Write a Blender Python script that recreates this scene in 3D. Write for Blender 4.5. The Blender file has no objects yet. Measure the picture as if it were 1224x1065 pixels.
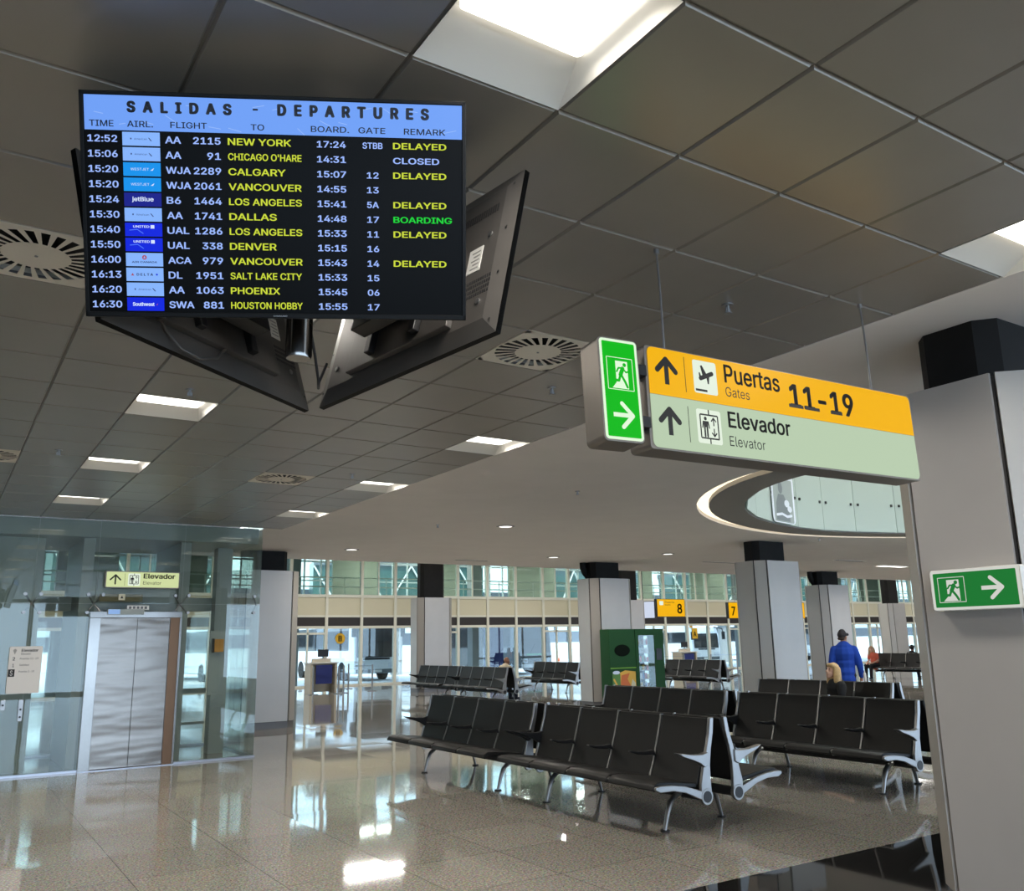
import bpy, bmesh, math, random
from mathutils import Vector, Matrix
from mathutils.geometry import delaunay_2d_cdt
random.seed(7)
C = bpy.context.scene.collection
SC = bpy.context.scene
PI = math.pi
# ------------------------------------------------------------------ camera, world, sun, exposure
EXPO = 0.0
SC.view_settings.view_transform = 'Standard'
SC.view_settings.look = 'None'
SC.view_settings.gamma = 1.0
SC.view_settings.use_curve_mapping = False
SC.view_settings.exposure = EXPO
EG = 2 ** -EXPO                       # emission gain so lit signs keep their colour at any exposure


def make_camera():
    f, pi, ro, ya = 1051.97, 0.21902, -0.018371, 0.574846
    fw = Vector((math.sin(ya) * math.cos(pi), math.cos(ya) * math.cos(pi), math.sin(pi)))
    r = Vector((math.cos(ya), -math.sin(ya), 0))
    u = r.cross(fw)
    r2 = r * math.cos(ro) + u * math.sin(ro)
    u2 = -r * math.sin(ro) + u * math.cos(ro)
    cam = bpy.data.cameras.new('camera')
    cam.sensor_width = 36.0
    cam.lens = 36.0 * f / 1224.0
    cam.clip_end = 400
    o = bpy.data.objects.new('camera', cam)
    C.objects.link(o)
    o.matrix_world = Matrix(((r2.x, u2.x, -fw.x, 0), (r2.y, u2.y, -fw.y, 0), (r2.z, u2.z, -fw.z, 1.7), (0, 0, 0, 1)))
    SC.camera = o


make_camera()
w = bpy.data.worlds.new('sky')
SC.world = w
w.use_nodes = True
bg = w.node_tree.nodes['Background']
bg.inputs['Color'].default_value = (0.58, 0.77, 1.0, 1)
bg.inputs['Strength'].default_value = 5.4
sl = bpy.data.lights.new('sun', 'SUN')
sl.energy = 5.0
sl.angle = 0.01
sl.color = (1.0, 0.95, 0.86)
so = bpy.data.objects.new('sun', sl)
C.objects.link(so)
so.rotation_euler = (math.radians(38), 0, math.radians(-22))


def portal(name, loc, rot, sx, sy):
    """sampling aid for the sky seen through a glazed side of the hall; gives off no light of its own"""
    l = bpy.data.lights.new(name, 'AREA')
    l.shape = 'RECTANGLE'
    l.size, l.size_y = sx, sy
    o = bpy.data.objects.new(name, l)
    C.objects.link(o)
    o.location = loc
    o.rotation_euler = rot
    l.cycles.is_portal = True


portal('front_glazing_portal', (27, 36.3, 3.1), (math.radians(-90), 0, 0), 78, 6.2)
portal('back_glazing_portal', (27, -10.3, 1.8), (math.radians(90), 0, 0), 78, 3.4)


# ------------------------------------------------------------------ helpers
def lin(c):
    c = c / 255.0
    return c / 12.92 if c <= 0.04045 else ((c + 0.055) / 1.055) ** 2.4


def rgb(r, g, b):
    return (lin(r), lin(g), lin(b), 1.0)


MATS = {}


def mat(name, col, rough=0.5, metal=0.0, spec=0.5, noise=0.0, nscale=20.0, bump=0.0, bscale=200.0, coat=0.0, emit=None, es=1.0):
    if name in MATS:
        return MATS[name]
    m = bpy.data.materials.new(name)
    m.use_nodes = True
    nt = m.node_tree
    b = nt.nodes['Principled BSDF']
    b.inputs['Base Color'].default_value = col
    b.inputs['Roughness'].default_value = rough
    b.inputs['Metallic'].default_value = metal
    b.inputs['Specular IOR Level'].default_value = spec
    b.inputs['Coat Weight'].default_value = coat
    if noise or bump:
        tc = nt.nodes.new('ShaderNodeTexCoord')
    if noise:
        n = nt.nodes.new('ShaderNodeTexNoise')
        n.inputs['Scale'].default_value = nscale
        n.inputs['Detail'].default_value = 4
        nt.links.new(tc.outputs['Object'], n.inputs['Vector'])
        mr = nt.nodes.new('ShaderNodeMapRange')
        mr.inputs['From Min'].default_value = 0.3
        mr.inputs['From Max'].default_value = 0.7
        mr.inputs['To Min'].default_value = 1 - noise
        mr.inputs['To Max'].default_value = 1 + noise
        nt.links.new(n.outputs['Fac'], mr.inputs['Value'])
        mx = nt.nodes.new('ShaderNodeVectorMath')
        mx.operation = 'SCALE'
        mx.inputs[0].default_value = col[:3]
        nt.links.new(mr.outputs['Result'], mx.inputs['Scale'])
        nt.links.new(mx.outputs['Vector'], b.inputs['Base Color'])
    if bump:
        n2 = nt.nodes.new('ShaderNodeTexNoise')
        n2.inputs['Scale'].default_value = bscale
        nt.links.new(tc.outputs['Object'], n2.inputs['Vector'])
        bp = nt.nodes.new('ShaderNodeBump')
        bp.inputs['Strength'].default_value = bump
        bp.inputs['Distance'].default_value = 0.002
        nt.links.new(n2.outputs['Fac'], bp.inputs['Height'])
        nt.links.new(bp.outputs['Normal'], b.inputs['Normal'])
    if emit:
        b.inputs['Emission Color'].default_value = emit
        b.inputs['Emission Strength'].default_value = es
    MATS[name] = m
    return m


def emis(name, col, s=1.0):
    """a self-lit surface (screen pixels, sign faces, lamps)"""
    return mat(name, (0.005, 0.005, 0.005, 1), rough=0.35, spec=0.08, emit=col, es=s * EG)


def glassmat(name, tint, refl=0.08, rough=0.0, ior=1.5, haze=0.0):
    if name in MATS:
        return MATS[name]
    m = bpy.data.materials.new(name)
    m.use_nodes = True
    nt = m.node_tree
    nt.nodes.remove(nt.nodes['Principled BSDF'])
    out = nt.nodes['Material Output']
    t = nt.nodes.new('ShaderNodeBsdfTransparent')
    t.inputs['Color'].default_value = tint
    g = nt.nodes.new('ShaderNodeBsdfGlossy')
    g.inputs['Roughness'].default_value = rough
    g.inputs['Color'].default_value = (0.96, 1.0, 0.99, 1)
    fr = nt.nodes.new('ShaderNodeFresnel')
    gb = nt.nodes.new('ShaderNodeNewGeometry')
    mi = nt.nodes.new('ShaderNodeMapRange')          # same reflectance on both faces of the pane
    mi.inputs['To Min'].default_value = ior
    mi.inputs['To Max'].default_value = 1 / ior
    nt.links.new(gb.outputs['Backfacing'], mi.inputs['Value'])
    nt.links.new(mi.outputs['Result'], fr.inputs['IOR'])
    mx = nt.nodes.new('ShaderNodeMixShader')
    nt.links.new(fr.outputs['Fac'], mx.inputs['Fac'])
    nt.links.new(t.outputs['BSDF'], mx.inputs[1])
    nt.links.new(g.outputs['BSDF'], mx.inputs[2])
    last = mx
    if haze:
        d = nt.nodes.new('ShaderNodeBsdfDiffuse')
        d.inputs['Color'].default_value = (0.62, 0.70, 0.64, 1)
        m2 = nt.nodes.new('ShaderNodeMixShader')
        m2.inputs['Fac'].default_value = haze
        nt.links.new(mx.outputs['Shader'], m2.inputs[1])
        nt.links.new(d.outputs['BSDF'], m2.inputs[2])
        last = m2
    nt.links.new(last.outputs['Shader'], out.inputs['Surface'])
    MATS[name] = m
    return m


def floor_mat():
    m = bpy.data.materials.new('polished_granite')
    m.use_nodes = True
    nt = m.node_tree
    N, L = nt.nodes, nt.links
    b = N['Principled BSDF']
    geo = N.new('ShaderNodeNewGeometry')
    # tile cell
    sc = N.new('ShaderNodeVectorMath'); sc.operation = 'MULTIPLY'; sc.inputs[1].default_value = (1 / 0.9, 1 / 0.9, 0)
    ad = N.new('ShaderNodeVectorMath'); ad.operation = 'ADD'; ad.inputs[1].default_value = (0.42, 0.55, 0)
    fl = N.new('ShaderNodeVectorMath'); fl.operation = 'FLOOR'
    fr = N.new('ShaderNodeVectorMath'); fr.operation = 'FRACTION'
    L.new(geo.outputs['Position'], sc.inputs[0]); L.new(sc.outputs[0], ad.inputs[0])
    L.new(ad.outputs[0], fl.inputs[0]); L.new(ad.outputs[0], fr.inputs[0])
    wn = N.new('ShaderNodeTexWhiteNoise'); wn.noise_dimensions = '3D'
    L.new(fl.outputs[0], wn.inputs['Vector'])
    # speckle
    n1 = N.new('ShaderNodeTexNoise'); n1.inputs['Scale'].default_value = 55; n1.inputs['Detail'].default_value = 6; n1.inputs['Roughness'].default_value = 0.75
    L.new(geo.outputs['Position'], n1.inputs['Vector'])
    vo = N.new('ShaderNodeTexVoronoi'); vo.inputs['Scale'].default_value = 90
    L.new(geo.outputs['Position'], vo.inputs['Vector'])
    cr = N.new('ShaderNodeValToRGB')
    e = cr.color_ramp.elements
    e[0].position = 0.34; e[0].color = (0.12, 0.110, 0.095, 1)
    e[1].position = 0.66; e[1].color = (0.72, 0.67, 0.58, 1)
    el = cr.color_ramp.elements.new(0.5); el.color = (0.42, 0.39, 0.335, 1)
    L.new(n1.outputs['Fac'], cr.inputs['Fac'])
    mv = N.new('ShaderNodeMix'); mv.data_type = 'RGBA'; mv.blend_type = 'MULTIPLY'; mv.inputs['Factor'].default_value = 0.45
    L.new(cr.outputs['Color'], mv.inputs['A']); L.new(vo.outputs['Color'], mv.inputs['B'])
    # tile to tile tone
    mr = N.new('ShaderNodeMapRange'); mr.inputs['To Min'].default_value = 0.88; mr.inputs['To Max'].default_value = 1.02
    L.new(wn.outputs['Value'], mr.inputs['Value'])
    ms = N.new('ShaderNodeVectorMath'); ms.operation = 'SCALE'
    L.new(mv.outputs['Result'], ms.inputs[0]); L.new(mr.outputs['Result'], ms.inputs['Scale'])
    # joints
    sx = N.new('ShaderNodeSeparateXYZ'); L.new(fr.outputs[0], sx.inputs[0])
    def near(sock):
        a = N.new('ShaderNodeMath'); a.operation = 'LESS_THAN'; a.inputs[1].default_value = 0.006
        L.new(sock, a.inputs[0]); return a.outputs[0]
    jm = N.new('ShaderNodeMath'); jm.operation = 'MAXIMUM'
    L.new(near(sx.outputs['X']), jm.inputs[0]); L.new(near(sx.outputs['Y']), jm.inputs[1])
    mj = N.new('ShaderNodeMix'); mj.data_type = 'RGBA'; mj.inputs['B'].default_value = (0.035, 0.032, 0.028, 1)
    L.new(jm.outputs[0], mj.inputs['Factor']); L.new(ms.outputs[0], mj.inputs['A'])
    L.new(mj.outputs['Result'], b.inputs['Base Color'])
    # every tile lies at a slightly different tilt
    cs = N.new('ShaderNodeVectorMath'); cs.operation = 'SUBTRACT'; cs.inputs[1].default_value = (0.5, 0.5, 0.5)
    L.new(wn.outputs['Color'], cs.inputs[0])
    c2 = N.new('ShaderNodeVectorMath'); c2.operation = 'MULTIPLY'; c2.inputs[1].default_value = (0.006, 0.006, 0)
    L.new(cs.outputs[0], c2.inputs[0])
    an = N.new('ShaderNodeVectorMath'); an.operation = 'ADD'
    L.new(geo.outputs['Normal'], an.inputs[0]); L.new(c2.outputs[0], an.inputs[1])
    nn = N.new('ShaderNodeVectorMath'); nn.operation = 'NORMALIZE'
    L.new(an.outputs[0], nn.inputs[0])
    L.new(nn.outputs[0], b.inputs['Normal'])
    b.inputs['Roughness'].default_value = 0.05
    b.inputs['Specular IOR Level'].default_value = 0.62
    return m


class MB:
    """collects shapes and links them as one mesh object"""
    def __init__(s):
        s.v, s.f, s.m = [], [], []

    def add(s, vs, fs, mi=0, M=None):
        o = len(s.v)
        s.v += [tuple(M @ Vector(p)) if M else tuple(p) for p in vs]
        s.f += [tuple(o + k for k in q) for q in fs]
        s.m += [mi] * len(fs)
        return s

    def box(s, x0, x1, y0, y1, z0, z1, mi=0, M=None):
        vs = [(x0, y0, z0), (x1, y0, z0), (x1, y1, z0), (x0, y1, z0), (x0, y0, z1), (x1, y0, z1), (x1, y1, z1), (x0, y1, z1)]
        return s.add(vs, [(3, 2, 1, 0), (4, 5, 6, 7), (0, 1, 5, 4), (1, 2, 6, 5), (2, 3, 7, 6), (3, 0, 4, 7)], mi, M)

    def prism(s, poly, z0, z1, mi=0, M=None):
        """poly counter-clockwise in xy, extruded along z"""
        n = len(poly)
        vs = [(x, y, z0) for x, y in poly] + [(x, y, z1) for x, y in poly]
        fs = [tuple(range(n - 1, -1, -1)), tuple(range(n, 2 * n))] + [(k, (k + 1) % n, n + (k + 1) % n, n + k) for k in range(n)]
        return s.add(vs, fs, mi, M)

    def rbox(s, x0, x1, y0, y1, z0, z1, r, mi=0, M=None, n=4):
        """box whose xy outline has round corners"""
        return s.prism(rrect(x0, x1, y0, y1, r, n), z0, z1, mi, M)

    def tube(s, pts, rad, seg=10, mi=0, M=None, cap=True, squash=None):
        pts = [Vector(p) for p in pts]
        rs = rad if isinstance(rad, (list, tuple)) else [rad] * len(pts)
        vs, fs = [], []
        up = None
        for k, p in enumerate(pts):
            d = (pts[min(k + 1, len(pts) - 1)] - pts[max(k - 1, 0)]).normalized()
            if up is None:
                up = Vector((0, 0, 1)) if abs(d.z) < 0.9 else Vector((0, 1, 0))
            a = d.cross(up).normalized()
            b = a.cross(d).normalized()
            up = b
            for j in range(seg):
                t = 2 * PI * j / seg
                ra, rb = rs[k], rs[k] * (squash or 1)
                vs.append(p + a * math.cos(t) * ra + b * math.sin(t) * rb)
        for k in range(len(pts) - 1):
            for j in range(seg):
                fs.append((k * seg + j, k * seg + (j + 1) % seg, (k + 1) * seg + (j + 1) % seg, (k + 1) * seg + j))
        if cap:
            fs.append(tuple(range(seg - 1, -1, -1)))
            fs.append(tuple((len(pts) - 1) * seg + j for j in range(seg)))
        return s.add(vs, fs, mi, M)

    def ell(s, c, r, seg=16, rings=10, mi=0, M=None):
        vs, fs = [(c[0], c[1], c[2] - r[2])], []
        for i in range(1, rings):
            t = PI * i / rings
            for j in range(seg):
                a = 2 * PI * j / seg
                vs.append((c[0] + r[0] * math.sin(t) * math.cos(a), c[1] + r[1] * math.sin(t) * math.sin(a), c[2] - r[2] * math.cos(t)))
        vs.append((c[0], c[1], c[2] + r[2]))
        e = len(vs) - 1
        for j in range(seg):
            fs.append((0, 1 + (j + 1) % seg, 1 + j))
            fs.append((e, e - seg + j, e - seg + (j + 1) % seg))
        for i in range(rings - 2):
            for j in range(seg):
                a, b = 1 + i * seg, 1 + (i + 1) * seg
                fs.append((a + j, a + (j + 1) % seg, b + (j + 1) % seg, b + j))
        return s.add(vs, fs, mi, M)

    def poly(s, pts, z=0.0, mi=0, M=None):
        return s.add([(x, y, z) for x, y in pts], [tuple(range(len(pts)))], mi, M)

    def rect(s, x0, x1, y0, y1, z=0.0, mi=0, M=None):
        return s.poly([(x0, y0), (x1, y0), (x1, y1), (x0, y1)], z, mi, M)

    def disc(s, x, y, r, z=0.0, mi=0, n=24, M=None, ry=None):
        return s.poly([(x + r * math.cos(2 * PI * k / n), y + (ry or r) * math.sin(2 * PI * k / n)) for k in range(n)], z, mi, M)

    def stroke(s, pts, wd, z=0.0, mi=0, M=None, ends=True):
        for k in range(len(pts) - 1):
            a, b = Vector(pts[k]), Vector(pts[k + 1])
            d = (b - a).normalized() * wd / 2
            n = Vector((-d.y, d.x))
            s.poly([tuple(a - n), tuple(b - n), tuple(b + n), tuple(a + n)], z + k * 2e-5, mi, M)
        if ends:
            for k, p in enumerate(pts):
                s.disc(p[0], p[1], wd / 2, z + 1e-5 + k * 2e-5, mi, 12, M)
        return s

    def text(s, t, x0, x1, y0, y1, z=0.0, mi=0, bold=0.0, M=None, spacing=1.0):
        vs, fs = glyphs(t, spacing)
        if bold:                       # heavier strokes: the outline repeated with small shifts
            o0 = (vs, fs)
            vs, fs = [], []
            for dx, dy in ((-1, 0), (1, 0), (0, .6), (0, -.6), (-.7, .5), (.7, -.5), (.7, .5), (-.7, -.5)):
                b = len(vs)
                vs = vs + [(v[0] + dx * bold, v[1] + dy * bold, 0) for v in o0[0]]
                fs = fs + [tuple(b + k for k in f) for f in o0[1]]
        ax, bx = min(v[0] for v in vs), max(v[0] for v in vs)
        ay, by = min(v[1] for v in vs), max(v[1] for v in vs)
        if x1 is None:
            x1 = x0 + (bx - ax) * (y1 - y0) / (by - ay)
        kx, ky = (x1 - x0) / (bx - ax), (y1 - y0) / max(by - ay, 1e-6)
        return s.add([(x0 + (v[0] - ax) * kx, y0 + (v[1] - ay) * ky, z) for v in vs], fs, mi, M)

    def build(s, name, mats, parent=None, smooth=None, bevel=0.0, M=None):
        me = bpy.data.meshes.new(name)
        me.from_pydata(s.v, [], s.f)
        me.materials.clear()
        for m in (mats if isinstance(mats, (list, tuple)) else [mats]):
            me.materials.append(m)
        me.polygons.foreach_set('material_index', s.m)
        if smooth is not None:
            me.polygons.foreach_set('use_smooth', [True] * len(me.polygons))
            me.set_sharp_from_angle(angle=math.radians(smooth))
        me.update()
        o = bpy.data.objects.new(name, me)
        C.objects.link(o)
        if parent:
            o.parent = parent
        if M:
            o.matrix_world = M
        if bevel:
            bv = o.modifiers.new('edge', 'BEVEL')
            bv.width = bevel
            bv.segments = 2
            bv.limit_method = 'ANGLE'
            bv.angle_limit = math.radians(40)
        return o


def rrect(x0, x1, y0, y1, r, n=4):
    out = []
    for cx, cy, a0 in ((x1 - r, y0 + r, -90), (x1 - r, y1 - r, 0), (x0 + r, y1 - r, 90), (x0 + r, y0 + r, 180)):
        for k in range(n + 1):
            a = math.radians(a0 + 90 * k / n)
            out.append((cx + r * math.cos(a), cy + r * math.sin(a)))
    return out


try:                                   # Blender's own interface typeface; the built-in one if it is missing
    FONT = bpy.data.fonts.load(bpy.utils.system_resource('DATAFILES') + '/fonts/Inter.woff2')
except Exception:
    FONT = None
_gl = {}


def glyphs(t, spacing):
    """faces of one line of text, set letter by letter"""
    k = (t, spacing)
    if k not in _gl:
        vs, fs, x = [], [], 0.0
        for c in t:
            if c != ' ':
                if c not in _ch:
                    _ch[c] = letter(c)
                v, f = _ch[c]
                b = len(vs)
                vs += [(p[0] + x, p[1], 0) for p in v]
                fs += [tuple(b + q for q in h) for h in f]
            x += advance(c) + (spacing - 1) * .6
        _gl[k] = (vs, fs)
    return _gl[k]


_ch, _ad = {}, {}


def outline(t, r):
    cu = bpy.data.curves.new('lettering', 'FONT')
    cu.body = t
    if FONT:
        cu.font = FONT
    cu.resolution_u = r
    cu.fill_mode = 'NONE'
    o = bpy.data.objects.new('lettering', cu)
    me = o.to_mesh()
    res = ([Vector(v.co[:2]) for v in me.vertices], [tuple(e.vertices) for e in me.edges])
    o.to_mesh_clear()
    bpy.data.objects.remove(o)
    bpy.data.curves.remove(cu)
    return res


def letter(c):
    """triangles of one letter, kept where the outline winds round them (overlapping strokes stay solid, counters stay open)"""
    v, e = outline(c, 3)
    vo, _, fo, _, _, _ = delaunay_2d_cdt(v, e, [], 0, 1e-6)
    seg = [(v[a], v[b]) for a, b in e]
    keep = []
    for f in fo:
        p = sum((vo[q] for q in f), Vector((0, 0))) / len(f)
        wnd = 0
        for a, b in seg:
            if (a.y <= p.y) != (b.y <= p.y):
                sx = a.x + (p.y - a.y) / (b.y - a.y) * (b.x - a.x)
                if sx > p.x:
                    wnd += 1 if b.y > a.y else -1
        if wnd:
            keep.append(tuple(f))
    return [tuple(q) for q in vo], keep


def advance(c):
    if c not in _ad:
        a = outline('H' + c + 'H', 1)[0]
        b = outline('HH', 1)[0]
        _ad[c] = (max(v[0] for v in a) - min(v[0] for v in a)) - (max(v[0] for v in b) - min(v[0] for v in b))
    return _ad[c]


def tag(o, label=None, cat=None, group=None, kind=None):
    if label: o['label'] = label
    if cat: o['category'] = cat
    if group: o['group'] = group
    if kind: o['kind'] = kind
    return o


def thing(name, label, cat, loc=(0, 0, 0), rotz=0.0, group=None, M=None):
    o = bpy.data.objects.new(name, None)
    o.empty_display_size = 0.2
    C.objects.link(o)
    if M is not None:
        o.matrix_world = M
    else:
        o.location = loc
        o.rotation_euler = (0, 0, rotz)
    return tag(o, label, cat, group)


def struct(o):
    o['kind'] = 'structure'
    return o


KIDS = {}


def copy_tree(src, parent=None):
    c = src.copy()
    C.objects.link(c)
    if parent:
        c.parent = parent
    for ch in list(src.children):
        copy_tree(ch, c)
    return c


def panelM(c, yaw, tilt=0.0, roll=0.0):
    """frame of an upright panel: local x to a viewer's right, y up, z out towards the viewer; yaw 0 faces -y"""
    A = yaw - PI / 2
    n0 = Vector((math.cos(A), math.sin(A), 0))
    e = Vector((-n0.y, n0.x, 0))
    z = Vector((0, 0, 1))
    u = z * math.cos(tilt) + n0 * math.sin(tilt)
    e2 = e * math.cos(roll) + u * math.sin(roll)
    u2 = u * math.cos(roll) - e * math.sin(roll)
    n = e2.cross(u2)
    return Matrix(((e2.x, u2.x, n.x, c[0]), (e2.y, u2.y, n.y, c[1]), (e2.z, u2.z, n.z, c[2]), (0, 0, 0, 1)))


# ------------------------------------------------------------------ materials
m_floor = floor_mat()
m_black_floor = mat('black_granite', (0.012, 0.012, 0.012, 1), rough=0.04, spec=0.6, noise=0.3, nscale=80)
m_tile = mat('grey_metal_ceiling_tile', rgb(148, 142, 133), rough=0.34, metal=0.3, spec=0.5, noise=0.03, nscale=3)
m_void = mat('ceiling_void', (0.03, 0.03, 0.03, 1), rough=0.9)
m_soffit = mat('painted_plaster', rgb(238, 231, 225), rough=0.75, spec=0.2, noise=0.02, nscale=2)
m_white = mat('white_enamel', rgb(225, 222, 214), rough=0.4)
m_panel = mat('brushed_aluminium_cladding', rgb(188, 184, 180), rough=0.38, metal=0.25, noise=0.03, nscale=2)
m_trim = mat('aluminium_trim', rgb(176, 178, 186), rough=0.28, metal=0.85)
m_darkjoint = mat('dark_joint', rgb(40, 38, 38), rough=0.6)
m_blackneck = mat('black_painted_steel', (0.010, 0.0095, 0.009, 1), rough=0.6, spec=0.2, noise=0.15, nscale=6)
m_plinth = mat('grey_plinth', rgb(110, 108, 108), rough=0.4, metal=0.3)
m_alu = mat('cast_aluminium', rgb(160, 159, 158), rough=0.36, metal=0.9, noise=0.04, nscale=12)
m_leather = mat('black_leatherette', (0.0085, 0.0083, 0.008, 1), rough=0.42, spec=0.32, bump=0.25, bscale=350, noise=0.1, nscale=10)
m_brownle = m_leather
m_blackpl = mat('black_plastic', (0.012, 0.012, 0.013, 1), rough=0.42)
m_tvback = mat('dark_grey_tv_back', rgb(92, 88, 84), rough=0.45, metal=0.3, noise=0.05, nscale=8)
m_gloss = mat('gloss_black_bezel', (0.006, 0.006, 0.006, 1), rough=0.4, spec=0.12)
m_steel = mat('polished_steel', rgb(140, 137, 133), rough=0.16, metal=1.0, noise=0.05, nscale=3)


def wavy_steel():
    m = mat('rolled_steel_sheet', rgb(132, 126, 120), rough=0.24, metal=1.0)
    nt = m.node_tree
    tc = nt.nodes.new('ShaderNodeTexCoord')
    mp = nt.nodes.new('ShaderNodeMapping')
    mp.inputs['Scale'].default_value = (.35, .35, 1.5)
    nz = nt.nodes.new('ShaderNodeTexNoise')
    nz.inputs['Scale'].default_value = 2.0
    nz.inputs['Detail'].default_value = 2
    bp = nt.nodes.new('ShaderNodeBump')
    bp.inputs['Strength'].default_value = 1.0
    bp.inputs['Distance'].default_value = 0.022
    nt.links.new(tc.outputs['Object'], mp.inputs['Vector'])
    nt.links.new(mp.outputs['Vector'], nz.inputs['Vector'])
    nt.links.new(nz.outputs['Fac'], bp.inputs['Height'])
    nt.links.new(bp.outputs['Normal'], nt.nodes['Principled BSDF'].inputs['Normal'])
    return m


m_wavy = wavy_steel()
m_screen = mat('dark_lcd_glass', (0.002, 0.002, 0.002, 1), rough=0.3, spec=0.06)
m_cream = mat('cream_panel', rgb(214, 206, 178), rough=0.6)
m_creamm = mat('cream_painted_mullion', rgb(226, 224, 208), rough=0.45)
m_band = mat('dark_brown_band', rgb(44, 38, 36), rough=0.5)
m_glass = glassmat('clear_window_glass', (0.86, 0.93, 0.95, 1))
m_glass_up = glassmat('teal_window_glass', (0.74, 0.83, 0.80, 1))
m_glass_sh = glassmat('grey_shaft_glass', (0.87, 0.895, 0.875, 1), ior=1.5)
m_glass_gal = glassmat('frosted_gallery_glass', (0.72, 0.86, 0.78, 1), ior=1.6, haze=0.75)
m_sh_grey = mat('grey_green_back_painted_panel', rgb(150, 158, 152), rough=0.5)
m_sh_dark = mat('shaft_steel', rgb(158, 164, 160), rough=0.5)
m_tarmac = mat('pale_concrete_apron', rgb(190, 188, 182), rough=0.9, noise=0.06, nscale=1.5)
m_ink = mat('black_lettering', (0.012, 0.011, 0.010, 1), rough=0.6)
m_signcase = mat('taupe_sign_case', rgb(132, 124, 116), rough=0.4, metal=0.5)

# ------------------------------------------------------------------ setting: floor, ceilings, walls
fb = MB()
fb.box(-12, 66, 4.93, 36.2, -0.1, 0.0)
fb.box(-12, 66, -10, 2.4, -0.1, 0.0)
struct(fb.build('floor', m_floor))
struct(MB().box(-12, 66, 2.4, 4.93, -0.1, 0.0).build('floor_band', m_black_floor))
struct(MB().box(-60, 140, 36.2, 140, -0.2, -0.06).build('ground', m_tarmac))

TS, TJ, X0, Y0, CZ = 0.6, 0.66535, 1.73439, 1.65692, 3.6
LIGHTS = [(i, j) for i in (-6, -1, 4) for j in (-8, -4, 0, 4, 8, 12, 16)]
VENTS = [(i, j) for i in (-8, -3, 2) for j in (-4, 4, 12)]
cb = MB()
g = 0.0045
for i in range(-22, 5):
    for j in range(-17, 20):
        if (i, j) in LIGHTS or (i, j) in VENTS:
            continue
        x, y = X0 + i * TS, Y0 + j * TJ
        y1 = min(y + TJ, 14.43)
        if y1 - y < 0.05:
            continue
        # bevelled lay-in panel
        b = 0.008
        xs, xe, ys, ye = x + g, x + TS - g, y + g, y1 - g
        vs = [(xs + b, ys + b, CZ), (xe - b, ys + b, CZ), (xe - b, ye - b, CZ), (xs + b, ye - b, CZ),
              (xs, ys, CZ + .012), (xe, ys, CZ + .012), (xe, ye, CZ + .012), (xs, ye, CZ + .012)]
        cb.add(vs, [(3, 2, 1, 0), (0, 1, 5, 4), (1, 2, 6, 5), (2, 3, 7, 6), (3, 0, 4, 7)], 0)
for i in range(-22, 6):            # T-bars that carry the panels
    cb.box(X0 + i * TS - .010, X0 + i * TS + .010, Y0 - 17 * TJ, 14.43, CZ + .0125, CZ + .03, 3)
for j in range(-17, 20):
    cb.box(X0 - 22 * TS, X0 + 5 * TS, Y0 + j * TJ - .010, Y0 + j * TJ + .010, CZ + .0126, CZ + .0301, 3)
cb.box(X0 + 5 * TS - 0.004, X0 + 5 * TS + 0.03, -10, 14.43, CZ - 0.002, 4.15, 2)     # edge trim facing the plaster soffit
struct(cb.build('ceiling', [m_tile, m_void, m_soffit, mat('grey_tee_bar', rgb(120, 116, 110), rough=.5)]))
struct(MB().box(-12, X0 + 5 * TS, -10, 17, CZ + 0.32, CZ + 0.36).build('ceiling_void_board', m_void))

# plaster soffit with its oval opening
EC, EA, EB = (14.8, 7.1), 6.25, 5.1


def oval(d, n=72):
    sg = lambda v: math.copysign(abs(v) ** (2 / 1.8), v)
    return [(EC[0] + (EA - d) * sg(math.cos(2 * PI * k / n)), EC[1] + (EB - d) * sg(math.sin(2 * PI * k / n))) for k in range(n)]


SZ, SX0, SX1, SY0, SY1 = 3.75, X0 + 5 * TS + 0.03, 66.0, -10.0, 20.9
bm = bmesh.new()
vo = [bm.verts.new((x, y, SZ)) for x, y in ((SX0, SY0), (SX1, SY0), (SX1, SY1), (SX0, SY1))]
vi = [bm.verts.new((x, y, SZ)) for x, y in oval(0)]
ed = [bm.edges.new((l[k], l[(k + 1) % len(l)])) for l in (vo, vi) for k in range(len(l))]
bmesh.ops.triangle_fill(bm, use_beauty=True, edges=ed, normal=(0, 0, -1))
bmesh.ops.recalc_face_normals(bm, faces=bm.faces)
sf = MB()
sf.add([tuple(v.co) for v in bm.verts], [tuple(v.index for v in f.verts) for f in bm.faces] if bm.verts.index_update() is None else [])
bm.free()
sf.box(SX0, SX1, SY1 - 0.12, SY1, SZ + 0.001, 6.2)
sf.box(-12, SX0, 20.78, 20.9, SZ, 6.2)
sf.box(-12, SX0, 16.9, 20.9, SZ, SZ + 0.05)
o0, o1 = oval(0), oval(0.20)
n = len(o0)
for k in range(n):     # cove slot: outer cheek up to the lamp
    a, b = o0[k], o0[(k + 1) % n]
    sf.add([(a[0], a[1], SZ), (b[0], b[1], SZ), (b[0], b[1], SZ + .12), (a[0], a[1], SZ + .12)], [(0, 1, 2, 3)])
struct(sf.build('ceiling_soffit', m_soffit))
lip = MB()
i1, i2 = oval(0.20), oval(0.78)
for k in range(n):
    k2 = (k + 1) % n
    a, b, c, d = i1[k], i1[k2], i2[k2], i2[k]
    lip.add([(*a, SZ), (*b, SZ), (*c, SZ), (*d, SZ), (*a, SZ + .35), (*b, SZ + .35), (*c, SZ + .35), (*d, SZ + .35)],
            [(0, 1, 2, 3), (7, 6, 5, 4), (0, 4, 5, 1), (2, 6, 7, 3)])
struct(lip.build('trim_1', mat('grey_oval_rim', rgb(150, 146, 140), rough=0.7)))
cv = MB()
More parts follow.
